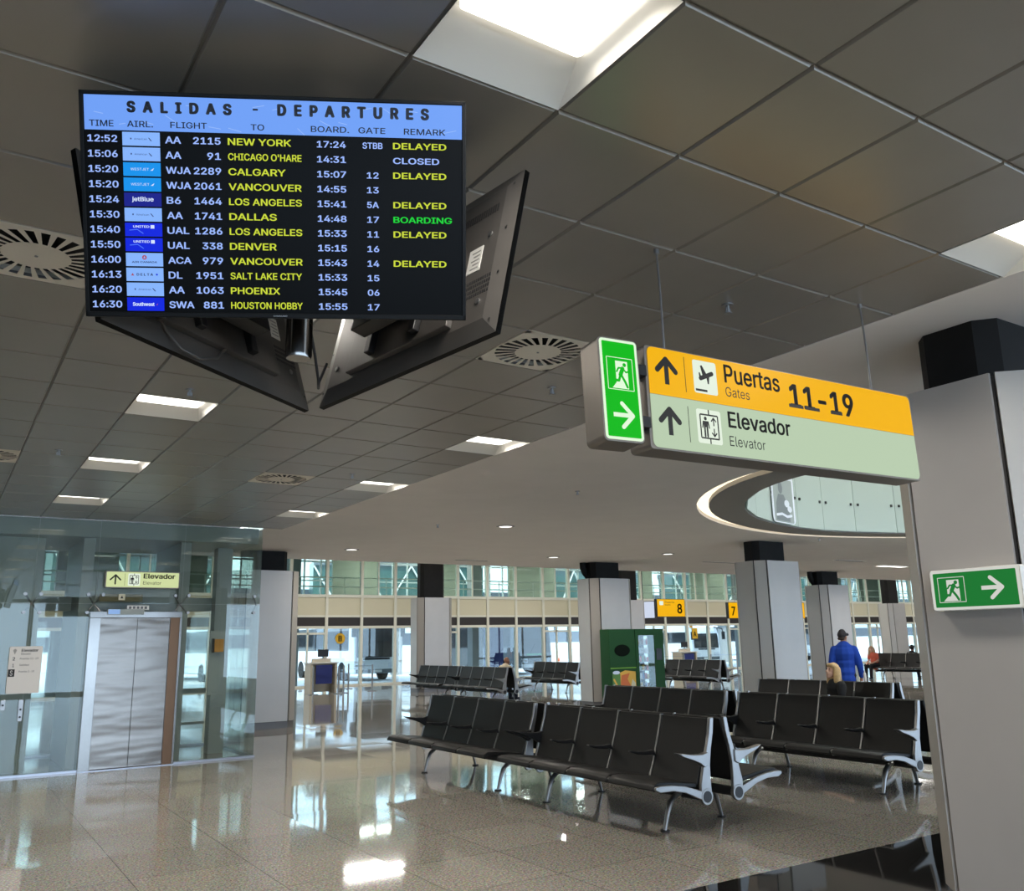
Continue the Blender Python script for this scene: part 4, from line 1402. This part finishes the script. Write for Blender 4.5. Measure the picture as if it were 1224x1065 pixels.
def seated(name, label, loc, rz, skin, hairm, topm, legm, hair_long, head_yaw=0.0, head_pitch=.15, lean=0.0, bare_arms=True, sleeves=False):
    """person sitting on a seat 0.45 m high; local +y is forward, origin on the floor under the hips"""
    t = thing('person', label, 'person', loc, rz)
    L = lean
    hc, HP = head((0, .05 + L * 1.1, 1.16 - abs(L) * .2), head_yaw, head_pitch, .97)
    ch = list(hc)
    ch.append(([(0, .01 + L * .9, .98), (0, .03 + L, 1.07)], [.055, .05], 1))
    ch.append(([(0, 0, .52), (0, L * .4, .72), (0, L * .8, .93)], [.14, .125, .13], .72))
    for k in (-1, 1):
        ch.append(([(k * .165, L * .8, .945), (k * .215, .03 + L * .6, .70), (k * .12, .26 + L * .5, .615)], [.048, .04, .028], 1))
        ch += hand(-k, (k * .115, .27 + L * .5, .612), (-k * .25, .9, -.12), (0, 0, -1))
        ch.append(([(k * .09, .02, .53), (k * .11, .42, .51), (k * .11, .46, .08)], [.09, .062, .04], 1))
        ch.append(([(k * .11, .44, .04), (k * .12, .61, .035)], [.036, .03], 1))
    b = flesh('body', ch, [], skin, t, .010, smooth_it=3)
    eyes(HP, b)
    top = [([(0, 0, .50), (0, L * .4, .70), (0, L * .8, .90), (0, L * .85, .945)], [.165, .15, .155, .13], .76), ([(-.15, L * .8, .94), (.15, L * .8, .94)], [.068, .068], 1)]
    for k in (-1, 1):
        e = .62 if not sleeves else .70
        top.append(([(k * .165, L * .8, .945), (k * .20, .02 + L * .7, .80)] + ([(k * .215, .03 + L * .6, .70), (k * .14, .22 + L * .5, .625)] if sleeves else []), [.066, .058] + ([.052, .042] if sleeves else []), 1))
    flesh('top', top, [], topm, t, .012)
    lg = []
    for k in (-1, 1):
        lg.append(([(k * .085, .0, .535), (k * .11, .42, .515), (k * .11, .46, .10)], [.105, .08, .058], 1))
    lg.append(([(-.06, 0, .53), (.06, 0, .53)], [.12, .12], 1))
    flesh('trousers', lg, [], legm, t, .012)
    for k in (-1, 1):
        flesh('shoe', [([(k * .11, .42, .045), (k * .12, .60, .038)], [.045, .036], 1)], [], legm, t, .01, smooth_it=2)
    if hairm:
        hch = [([HP(0, -.02, .045), HP(0, -.035, .02)], [.092, .09], 1), ([HP(-.05, .035, .075), HP(.05, .035, .075)], [.04, .04], 1)]
        if hair_long:
            for k in (-1, 0, 1):
                hch.append(([HP(k * .065, -.035, .03), HP(k * .085, -.05, -.08), HP(k * .095, -.06, -.17), HP(k * .085, -.065, -.235)], [.06, .062, .058, .036], 1))
            for k in (-1, 1):
                hch.append(([HP(k * .07, .005, .06), HP(k * .092, -.01, -.06), HP(k * .092, -.02, -.17)], [.035, .03, .026], 1))
        flesh('hair', hch, [], hairm, t, .009, smooth_it=3)
    return t


m_blond = mat('blonde_hair', rgb(206, 170, 118), rough=.55, noise=.18, nscale=40)
m_dkhair = mat('dark_hair', rgb(38, 32, 30), rough=.6)
m_blktop = mat('black_cotton', rgb(26, 25, 27), rough=.9)
m_denim = mat('dark_denim', rgb(44, 48, 60), rough=.9)
seated('w', 'seated blonde woman in a black top on the third block of benches', (11.98, 9.27, 0), math.radians(62), m_skin, m_blond, m_blktop, m_denim, True, head_yaw=math.radians(12), head_pitch=-.25)
seated('b', 'bald seated person in a cream shirt behind the long far bench', (14.35, 22.85, 0), math.radians(-70), m_skin2, None, mat('cream_shirt', rgb(222, 206, 176), rough=.9), m_denim, False, head_yaw=0, head_pitch=-.3, lean=.12, sleeves=True)
seated('o', 'seated woman in an orange pink top with light hair at the far right', (31.62, 22.55, 0), math.radians(90), m_skin, mat('light_hair', rgb(196, 160, 124), rough=.6), mat('salmon_top', rgb(226, 112, 86), rough=.9), m_blktop, True, head_yaw=math.radians(30), head_pitch=-.2, lean=.08)
seated('d', 'dark haired person seated behind the far right bench, left of two', (32.55, 21.5, 0), math.radians(-90), m_skin2, m_dkhair, m_blktop, m_denim, False)
seated('e', 'dark haired person seated behind the far right bench, next to the pillar', (32.55, 20.85, 0), math.radians(-90), m_skin2, m_dkhair, mat('grey_shirt', rgb(70, 70, 76), rough=.9), m_denim, False)
mg = thing('magazine', 'pale open magazine on the bench beside the blonde woman', 'magazine', (11.9, 9.75, .98), math.radians(20))
q = MB(); q.box(-.14, 0, -.11, .11, 0, .008, 0, Matrix.Rotation(.25, 4, 'Y')); q.box(0, .14, -.11, .11, 0, .008, 0, Matrix.Rotation(-.25, 4, 'Y'))
q.build('pages', mat('pale_blue_paper', rgb(176, 196, 196), rough=.6), mg)
mg.location.z = .475

# ------------------------------------------------------------------ vending machines
m_vgreen = mat('dark_green_enamel', rgb(30, 78, 38), rough=.5, spec=.25)
m_vgreen2 = mat('leaf_green_print', rgb(110, 168, 50), rough=.5)
vm = thing('vending_machine', 'green drinks vending machine with dark oval and can picture', 'vending machine', (14.62, 18.15, 0), 0, 'green vending machines')
q = MB(); q.box(0, .87, 0, .38, .06, 1.96); q.build('cabinet', m_vgreen, vm, bevel=.012)
q = MB(); q.box(.04, .83, .03, .36, 0, .06); q.build('base', m_blackpl, vm)
fM = panelM((.435, -.004, 1.0), 0)
q = MB()
q.disc(-.02, .42, .26, .004, 0, 32, ry=.15)
q.rect(-.43, .43, -.035, -.005, .003, 1)
q.build('front_emblem', [mat('black_green_oval', rgb(16, 26, 20), rough=.8, spec=.1), m_vgreen2], vm).matrix_local = fM
q = MB()
q.poly([(-.43, -.86), (.40, -.86), (.40, -.12), (.05, -.08), (-.2, -.16), (-.3, -.5)], .003, 0)
q.poly([(-.02, -.86), (.2, -.86), (.24, -.5), (.12, -.3), (.2, -.15), (-.08, -.2), (-.12, -.45)], .005, 1)
q.poly([(.2, -.8), (.38, -.8), (.38, -.4), (.28, -.3), (.22, -.5)], .006, 3)
q.poly(rrect(-.38, -.12, -.84, -.12, .07), .007, 2)
q.disc(-.25, -.13, .12, .009, 4, 24, ry=.045)
q.stroke([(-.33, -.3), (-.2, -.5), (-.3, -.72)], .05, .010, 0)
q.build('can_picture', [mat('yellow_print', rgb(230, 186, 74), rough=.5), mat('orange_print', rgb(220, 120, 62), rough=.5), mat('can_green_print', rgb(92, 142, 70), rough=.5), mat('pale_print', rgb(224, 220, 190), rough=.5), m_alu], vm).matrix_local = fM
vm = thing('vending_machine', 'green snack vending machine with a lit glass window of products', 'vending machine', (15.50, 18.15, 0), 0, 'green vending machines')
q = MB()
for a in ((0, .10, 0, .38, .06, 1.96), (.64, .98, 0, .38, .06, 1.96), (.10, .64, 0, .38, 1.80, 1.96), (.10, .64, 0, .38, .06, .42), (.10, .64, .34, .38, .42, 1.80)):
    q.box(*a)
q.build('cabinet', m_vgreen, vm)
q = MB(); q.box(.04, .94, .03, .36, 0, .06); q.build('base', m_blackpl, vm)
q = MB(); q.box(.10, .64, .30, .338, .42, 1.80); q.build('back_panel', mat('dark_interior', rgb(28, 30, 34), rough=.6), vm)
q = MB(); q.box(.54, .62, .24, .30, .46, 1.78); q.build('side_lamp', emis('vending_lamp', (.72, .9, 1, 1), .9), vm)
cols = [(206, 206, 210), (190, 60, 50), (70, 90, 170), (220, 180, 80), (120, 70, 50), (90, 140, 90), (230, 230, 235), (40, 40, 50)]
pm = [mat('packet_%d_print' % k, rgb(*c), rough=.45) for k, c in enumerate(cols)]
rnd = random.Random(11)
for r in range(6):
    z = .46 + r * .22
    q = MB(); q.box(.105, .515, .03, .30, z - .012, z); q.build('shelf', m_plinth, vm)
    for k in range(5):
        x = .115 + k * .08
        h = rnd.uniform(.11, .17)
        p = MB()
        if (r + k) % 3 == 0:
            p.tube([(x + .032, .1, z), (x + .032, .1, z + h * .7), (x + .032, .1, z + h * .8), (x + .032, .1, z + h)], [.027, .027, .012, .011], 10)
        else:
            p.rbox(x, x + .066, .08, .11, z, z + h, .008)
        lb_ = 'small snack or bottle on the shelves of the lit vending machine'
        o = p.build('snack_packet', rnd.choice(pm))
        o.location = (15.50, 18.15, 0)
        tag(o, lb_, 'snack', 'products in the vending machine')
q = MB(); q.box(.10, .64, .0, .006, .42, 1.80); q.build('window', m_glass, vm)
q = MB(); q.box(.70, .90, -.012, 0, 1.15, 1.45); q.build('payment_panel', m_blackpl, vm)
q = MB(); q.box(.2, .6, -.008, 0, .2, .34); q.build('delivery_flap', m_blackpl, vm)

# ------------------------------------------------------------------ gates: desks, belts, signs, monitors
m_navy = mat('navy_blue_panel', rgb(36, 48, 120), rough=.5)
m_beige = mat('beige_laminate', rgb(206, 196, 176), rough=.5)
for (x, y, lb) in ((11.85, 31.2, 'beige gate desk with navy front panel near the glass shaft'), (29.7, 31.3, 'beige gate desk with navy front panel under the yellow 8 sign')):
    t = thing('gate_desk', lb, 'desk', (x, y, 0), 0, 'gate desks')
    q = MB(); q.box(-.5, -.42, -.3, .3, 0, 1.05); q.box(.42, .5, -.3, .3, 0, 1.05); q.box(-.42, .42, .2, .28, .05, 1.05); q.build('side_panels', m_beige, t, bevel=.004)
    q = MB(); q.box(-.54, .54, -.35, .35, 1.05, 1.09); q.build('top', m_white, t, bevel=.004)
    q = MB(); q.box(-.3, .3, -.32, -.29, .35, 1.0); q.build('front_panel', m_navy, t)
    q = MB(); q.box(-.35, .35, -.05, .05, 1.09, 1.22); q.build('screen_ledge', m_beige, t)
    sc_ = thing('desk_monitor', ('dark monitor on the gate desk near the glass shaft' if x < 20 else 'dark monitor on the gate desk under the 8 sign'), 'monitor', (x + .1, y + .1, 1.22))
    q = MB(); q.box(-.2, .2, -.015, .015, .06, .32); q.build('panel', m_blackpl, sc_)
    q = MB(); q.box(-.08, .08, -.06, .06, 0, .012); q.box(-.02, .02, -.01, .01, .01, .08); q.build('stand', m_blackpl, sc_)


def barrier(pts, lb, belt):
    t = thing('queue_barrier', lb, 'barrier', (pts[0][0], pts[0][1], 0), 0, 'queue barriers at the gates')
    o = Vector((pts[0][0], pts[0][1], 0))
    for p in pts:
        a = Vector((p[0], p[1], 0)) - o
        q = MB(); q.tube([a, a + Vector((0, 0, .02))], .17, 20); q.tube([a + Vector((0, 0, .02)), a + Vector((0, 0, .96))], .032, 12)
        q.build('post', m_alu, t, smooth=40)
    for p, r in zip(pts[:-1], pts[1:]):
        a, b = Vector((p[0], p[1], .91)) - o, Vector((r[0], r[1], .91)) - o
        d = (b - a).normalized() * .034
        q = MB(); q.tube([a + d, b - d], .028, 4, squash=.15); q.build('belt', belt, t)


m_belt = mat('dark_belt', rgb(40, 44, 54), rough=.8)
m_bbelt = mat('blue_belt', rgb(30, 76, 150), rough=.8)
barrier([(12.6, 30.9), (13.85, 31.2), (13.9, 33.6)], 'queue barrier with dark belt right of the left gate desk', m_belt)
barrier([(11.35, 30.6), (12.25, 30.5)], 'short pair of barrier posts in front of the left gate desk', m_belt)
barrier([(27.3, 30.6), (28.9, 30.5)], 'blue queue belt left of the gate desk under the 8 sign', m_bbelt)
barrier([(30.6, 30.5), (32.3, 30.5), (34.0, 30.4)], 'blue queue belt right of the gate desk under the 8 sign', m_bbelt)


def gate_sign(x, y, z, wd, h, num, lb, yaw=0.0, icon=True):
    t = thing('gate_sign', lb, 'sign', M=panelM((x, y, z), yaw), group='yellow gate number signs')
    q = MB(); q.box(-wd / 2 - .02, wd / 2 + .02, -h / 2 - .02, h / 2 + .02, -.18, -.002); q.build('case', m_blackpl, t)
    q = MB(); q.rect(-wd / 2, wd / 2, -h / 2, h / 2, 0); q.build('face', m_y, t)
    if num:
        q = MB(); q.text(num, wd / 2 - .18 - h * .38 if icon else -h * .18, wd / 2 - .16 if icon else h * .18, -h * .33, h * .25, .002, bold=.03)
        if icon:
            q.text('Puerta', -wd * .22, wd * .12, h * .28, h * .38, .002)
            q.text('Gate', -wd * .22, -wd * .02, h * .14, h * .22, .002)
        q.build('lettering', m_ink_e, t)
    if icon:
        q = MB(); q.poly(rrect(-wd * .42, -wd * .28, h * .16, h * .4, .02), .002); q.build('symbol', m_face_white, t)
    for k in (-1, 1):
        q = MB(); q.tube([(k * wd * .35, h / 2, -.09), (k * wd * .35, 6.2 - z, -.09)], .012, 6); q.build('suspension_rod', m_alu, t)


gate_sign(28.74, 31.0, 3.09, 1.7, .78, '8', 'wide yellow gate sign with number 8')
gate_sign(32.82, 31.0, 2.99, .62, .74, '7', 'narrow yellow gate sign with number 7', icon=False)
gate_sign(37.3, 31.0, 3.0, 1.5, .78, None, 'yellow gate sign showing only an edge between the two right columns', icon=False)
for (x, y, lb) in ((25.7, 29.5, 'pale hanging monitor left of the yellow 8 sign'), (31.75, 28.6, 'pale hanging monitor right of the yellow 7 sign'), (47.1, 29.8, 'hanging monitor seen edge on beside the right pillar')):
    t = thing('gate_monitor', lb, 'monitor', M=panelM((x, y, 2.92), math.radians(-62) if x < 40 else math.radians(60)), group='hanging gate monitors')
    q = MB(); q.box(-.55, .55, -.38, .38, -.1, -.002); q.build('case', m_blackpl, t)
    q = MB(); q.rect(-.52, .52, -.34, .35, 0); q.build('screen', emis('pale_screen', rgb(206, 216, 236), 1.0), t)
    q = MB(); q.tube([(0, .38, -.05), (0, 3.26, -.05)], .02, 8); q.build('suspension_rod', m_blackpl, t)
bs = thing('round_gate_sign', 'round yellow sign with letter B on the front glazing', 'sign', M=panelM((14.48, 35.992, 1.95), 0))
q = MB(); q.disc(0, 0, .225, 0, 0, 32); q.disc(0, 0, .215, .002, 1, 32); q.disc(0, 0, .17, .004, 0, 32); q.disc(0, 0, .162, .006, 1, 32); q.text('B', -.085, .085, -.12, .12, .008, 0, bold=.03)
q.build('disc', [m_ink, mat('yellow_vinyl', rgb(238, 186, 40), rough=.5)], bs)
bs = thing('gate_letter_sign', 'small yellow sign with letter A on the front glazing', 'sign', M=panelM((35.0, 35.992, 1.95), 0))
q = MB(); q.rect(-.2, .2, -.28, .28, 0, 0); q.text('A', -.11, .11, -.17, .1, .002, 1, bold=.03); q.rect(-.38, -.14, .30, .75, 0, 0); q.stroke([(-.26, .4), (-.26, .65)], .05, .002, 1)
q.build('panel', [mat('yellow_vinyl', rgb(238, 186, 40)), m_ink], bs)

# ------------------------------------------------------------------ outside: buses, canopy, apron furniture
m_busw = mat('white_coach_paint', rgb(246, 247, 248), rough=.25, coat=.3)
m_busg = mat('dark_grey_coach_paint', rgb(92, 98, 102), rough=.25, coat=.3)
m_bglass = mat('dark_coach_glass', (0.02, 0.025, 0.03, 1), rough=.05, spec=.6)
m_lampg = mat('headlight_glass', rgb(225, 228, 235), rough=.1, spec=.7)
m_tyre = mat('tyre_rubber', rgb(24, 24, 25), rough=.9)


def coach(x, y, rz, wd, h, L, paint, band, lb):
    """coach with its windscreen towards -y"""
    t = thing('coach', lb, 'bus', (x, y, -.06), rz, 'vehicles on the apron')
    prof = [(0, .35), (0.0, 1.0), (.06, 1.9), (.28, h - .25), (.55, h), (L - .1, h), (L, h - .2), (L, .35)]     # side outline (depth, height)
    SM = Matrix(((0, 0, 1, -wd / 2), (1, 0, 0, 0), (0, 1, 0, 0), (0, 0, 0, 1)))
    MB().prism(ccw(prof), 0, wd, 0, SM).build('body', paint, t, bevel=.08)
    q = MB(); q.prism(ccw([(-.012, 1.12), (.048, 1.9), (.25, h - .38), (.27, h - .36), (.08, 1.9), (.02, 1.12)]), .14, wd - .14, 0, SM); q.build('windscreen', m_bglass, t)
    for sx in (-1, 1):
        q = MB(); q.box(sx * wd / 2 - .012, sx * wd / 2 + .012, .75, L - .4, 1.45, h - .55); q.build('side_windows', m_bglass, t)
        q = MB(); q.rbox(sx * (wd / 2 - .35) - .2, sx * (wd / 2 - .35) + .2, .62, .84, -.0, .03, .06, 0, Matrix(((1, 0, 0, 0), (0, 0, 1, -.035), (0, 1, 0, 0), (0, 0, 0, 1)))); q.build('headlight', m_lampg, t)
        q = MB(); q.tube([(sx * (wd / 2 - .2), .3, h - .25), (sx * (wd / 2 + .1), -.18, h - .35), (sx * (wd / 2 + .14), -.22, h - .6)], .04, 8); q.rbox(sx * (wd / 2 + .14) - .11, sx * (wd / 2 + .14) + .11, -.28, -.16, h - 1.05, h - .55, .03); q.build('mirror', m_blackpl, t)
        for yy in (1.6, L - 2.0):
            q = MB(); q.tube([(sx * (wd / 2 - .28), yy, .45), (sx * (wd / 2 + .01), yy, .45)], .45, 24); q.build('wheel', m_tyre, t, smooth=40)
    q = MB(); q.box(-wd / 2 + .1, wd / 2 - .1, -.03, .05, .36, .55); q.build('bumper', m_busg if paint is m_busw else m_busw, t)
    q = MB(); q.box(-.28, .28, -.042, -.03, .4, .52); q.build('number_plate', m_white, t)
    q = MB(); q.box(-wd * .3, wd * .3, -.018, .02, 1.0, 1.1); q.build('trim_band', band, t)
    w2 = MB()
    for sx in (-.5, .35):
        w2.tube([(sx, -.03, 1.13), (sx + .45, .02, 1.62)], .012, 6)
    w2.build('wipers', m_blackpl, t)


coach(18.5, 41.2, 0, 2.35, 3.15, 9.5, m_busw, m_blackpl, 'white coach facing the glazing left of the narrow column')
coach(27.9, 41.0, math.radians(12), 2.5, 3.2, 9.5, m_busg, mat('green_stripe', rgb(40, 170, 110), rough=.4), 'grey coach facing the glazing left of the vending machines')
coach(42.8, 43.0, math.radians(-8), 2.2, 2.7, 6.5, m_busw, m_busg, 'white minibus behind the gate desk right of the yellow 8 sign')
coach(13.2, 47.0, math.radians(4), 2.4, 3.1, 9.5, m_busw, m_busg, 'farther white coach beyond the round yellow B sign')
coach(31.6, 50, math.radians(-14), 2.5, 3.3, 10, m_busw, m_busg, 'white coach farther out behind the grey coach')
coach(55.0, 44, math.radians(5), 2.5, 3.1, 9.5, m_busw, m_busg, 'white coach beyond the glazing at the far right')
cn = thing('traffic_cone', 'small orange traffic cone on the apron outside', 'cone', (33.0, 46, -.06))
q = MB(); q.box(-.19, .19, -.19, .19, 0, .04); q.build('base', m_tyre, cn)
m_or = mat('orange_cone', rgb(232, 98, 44), rough=.5)
q = MB(); q.tube([(0, 0, .04), (0, 0, .35), (0, 0, .5), (0, 0, .75)], [.14, .09, .065, .025], 18); q.build('body', m_or, cn, smooth=50)
q = MB(); q.tube([(0, 0, .36), (0, 0, .5)], [.0925, .069], 18); q.build('reflective_band', m_white, cn, smooth=50)
cn = thing('outdoor_pillar', 'dark blue outdoor pillar behind the bald seated person', 'pillar', (23.45, 38.2, -.06))
MB().box(-.36, .36, -.3, .3, 0, 3.6).build('shaft', m_navy, cn)
MB().box(-.42, .42, -.36, .36, 0, .15).build('base', m_tyre, cn)
m_conc = mat('grey_concrete', rgb(150, 154, 154), rough=.8, noise=.05, nscale=2)
for k, x in enumerate((4.0, 13.1, 22.4, 31.7, 41.0, 50.3, 59.6)):
    struct(MB().box(x - .28, x + .28, 38.0, 38.5, -.06, 5.6).build('column_outside', m_conc))
up_ = MB()                      # upper corridor between the hall glazing and the apron
up_.box(-20, 80, 36.15, 40.2, 3.25, 3.62, 0)
up_.box(-20, 80, 36.15, 40.6, 6.25, 6.5, 0)
rnd = random.Random(5)
x = -20.0
while x < 80:
    w1 = rnd.choice((.9, 1.4, 2.3, 3.0))
    up_.box(x, x + w1, 39.9, 40.05, 3.62, 6.25, 1)
    w2 = rnd.choice((2.2, 3.1, 4.4))
    a = x + w1
    up_.box(a, a + w2, 39.95, 40.0, 3.62, 3.75, 2)
    up_.box(a, a + w2, 39.95, 40.0, 4.62, 4.68, 2)
    up_.box(a, a + w2, 39.95, 40.0, 5.5, 5.58, 2)
    k = a + .8
    while k < a + w2 - .3:
        up_.box(k, k + .07, 39.94, 40.01, 3.62, 6.25, 2)
        k += rnd.choice((.8, 1.1))
    x = a + w2
struct(up_.build('wall_corridor', [m_conc, mat('sage_panel', rgb(150, 156, 138), rough=.7), mat('white_corridor_steel', rgb(206, 212, 208), rough=.5)]))
hr_ = thing('corridor_handrail', 'pale double handrail inside the upper glazed corridor', 'handrail', (0, 36.9, 3.62))
q = MB()
for z in (.55, .95):
    q.tube([(-19, 0, z), (79, 0, z)], .03, 6)
for k in range(49):
    q.tube([(-19 + 2 * k, 0, 0), (-19 + 2 * k, 0, .95)], .02, 6)
q.build('rails', m_white, hr_)
for k, x in enumerate((17.2, 20.4, 24.5, 29.0, 33.5, 37.0, 41.5, 46, 51)):
    cl_ = thing('corridor_lamp', 'slim lit ceiling lamp in the upper glazed corridor', 'ceiling light', (x, 38.2, 6.22), 0, 'upper corridor lamps')
    q = MB(); q.box(-.9, .9, -.08, .08, -.05, 0); q.build('tube', m_tube, cl_)
    lamp(cl_, (0, 0, -.055), 1.7, .14, 110, (1, .98, .95), 175)
# steel trusses of the boarding bridges beyond the corridor
for k, (x, y, L_, rz_) in enumerate(((8.2, 47.5, 9, .3), (22.8, 48, 10, -.25), (37, 48, 11, .2), (49, 47.5, 9, -.25), (61, 48, 9, .2))):
    tr = thing('boarding_bridge', 'covered boarding bridge with steel lattice beyond the upper glazing', 'boarding bridge', (x, y, 3.5), rz_, 'boarding bridges outside')
    q = MB(); q.box(-L_ / 2, L_ / 2, -1.2, 1.2, 0, .25); q.box(-L_ / 2, L_ / 2, -1.25, 1.25, 2.6, 2.85); q.build('deck_and_roof', m_busg, tr)
    q = MB(); q.box(-L_ / 2, L_ / 2, -1.05, 1.05, .25, 2.6); q.build('glazing', mat('green_bridge_glass', rgb(70, 98, 94), rough=.15, spec=.6), tr)
    q = MB()
    n_ = int(L_ / 1.4)
    for s_ in (-1.2, 1.2):
        for m_ in range(n_):
            a_, b_ = -L_ / 2 + m_ * 1.4, -L_ / 2 + (m_ + 1) * 1.4
            q.tube([(a_, s_, .25), (b_, s_, 2.6)] if m_ % 2 else [(a_, s_, 2.6), (b_, s_, .25)], .05, 6)
    q.build('lattice', m_white, tr)
    q = MB(); q.tube([(0, 0, -3.56), (0, 0, 0)], .35, 14); q.build('pier', m_conc, tr)
ob = thing('terminal_building', 'long pale building across the apron with dark window bands', 'building', (30, 78, -.06))
q = MB(); q.box(-90, 110, 0, 10, 0, 11); q.build('wall', mat('pale_facade', rgb(214, 220, 216), rough=.8, noise=.05, nscale=.4), ob)
for z in (1.6, 5.6):
    q = MB(); q.box(-90, 110, -.1, .02, z, z + 1.1); q.build('window_band', m_bglass, ob)
q = MB(); q.box(-90, 110, -1.5, 0, 3.9, 4.3); q.build('ledge', m_conc, ob)
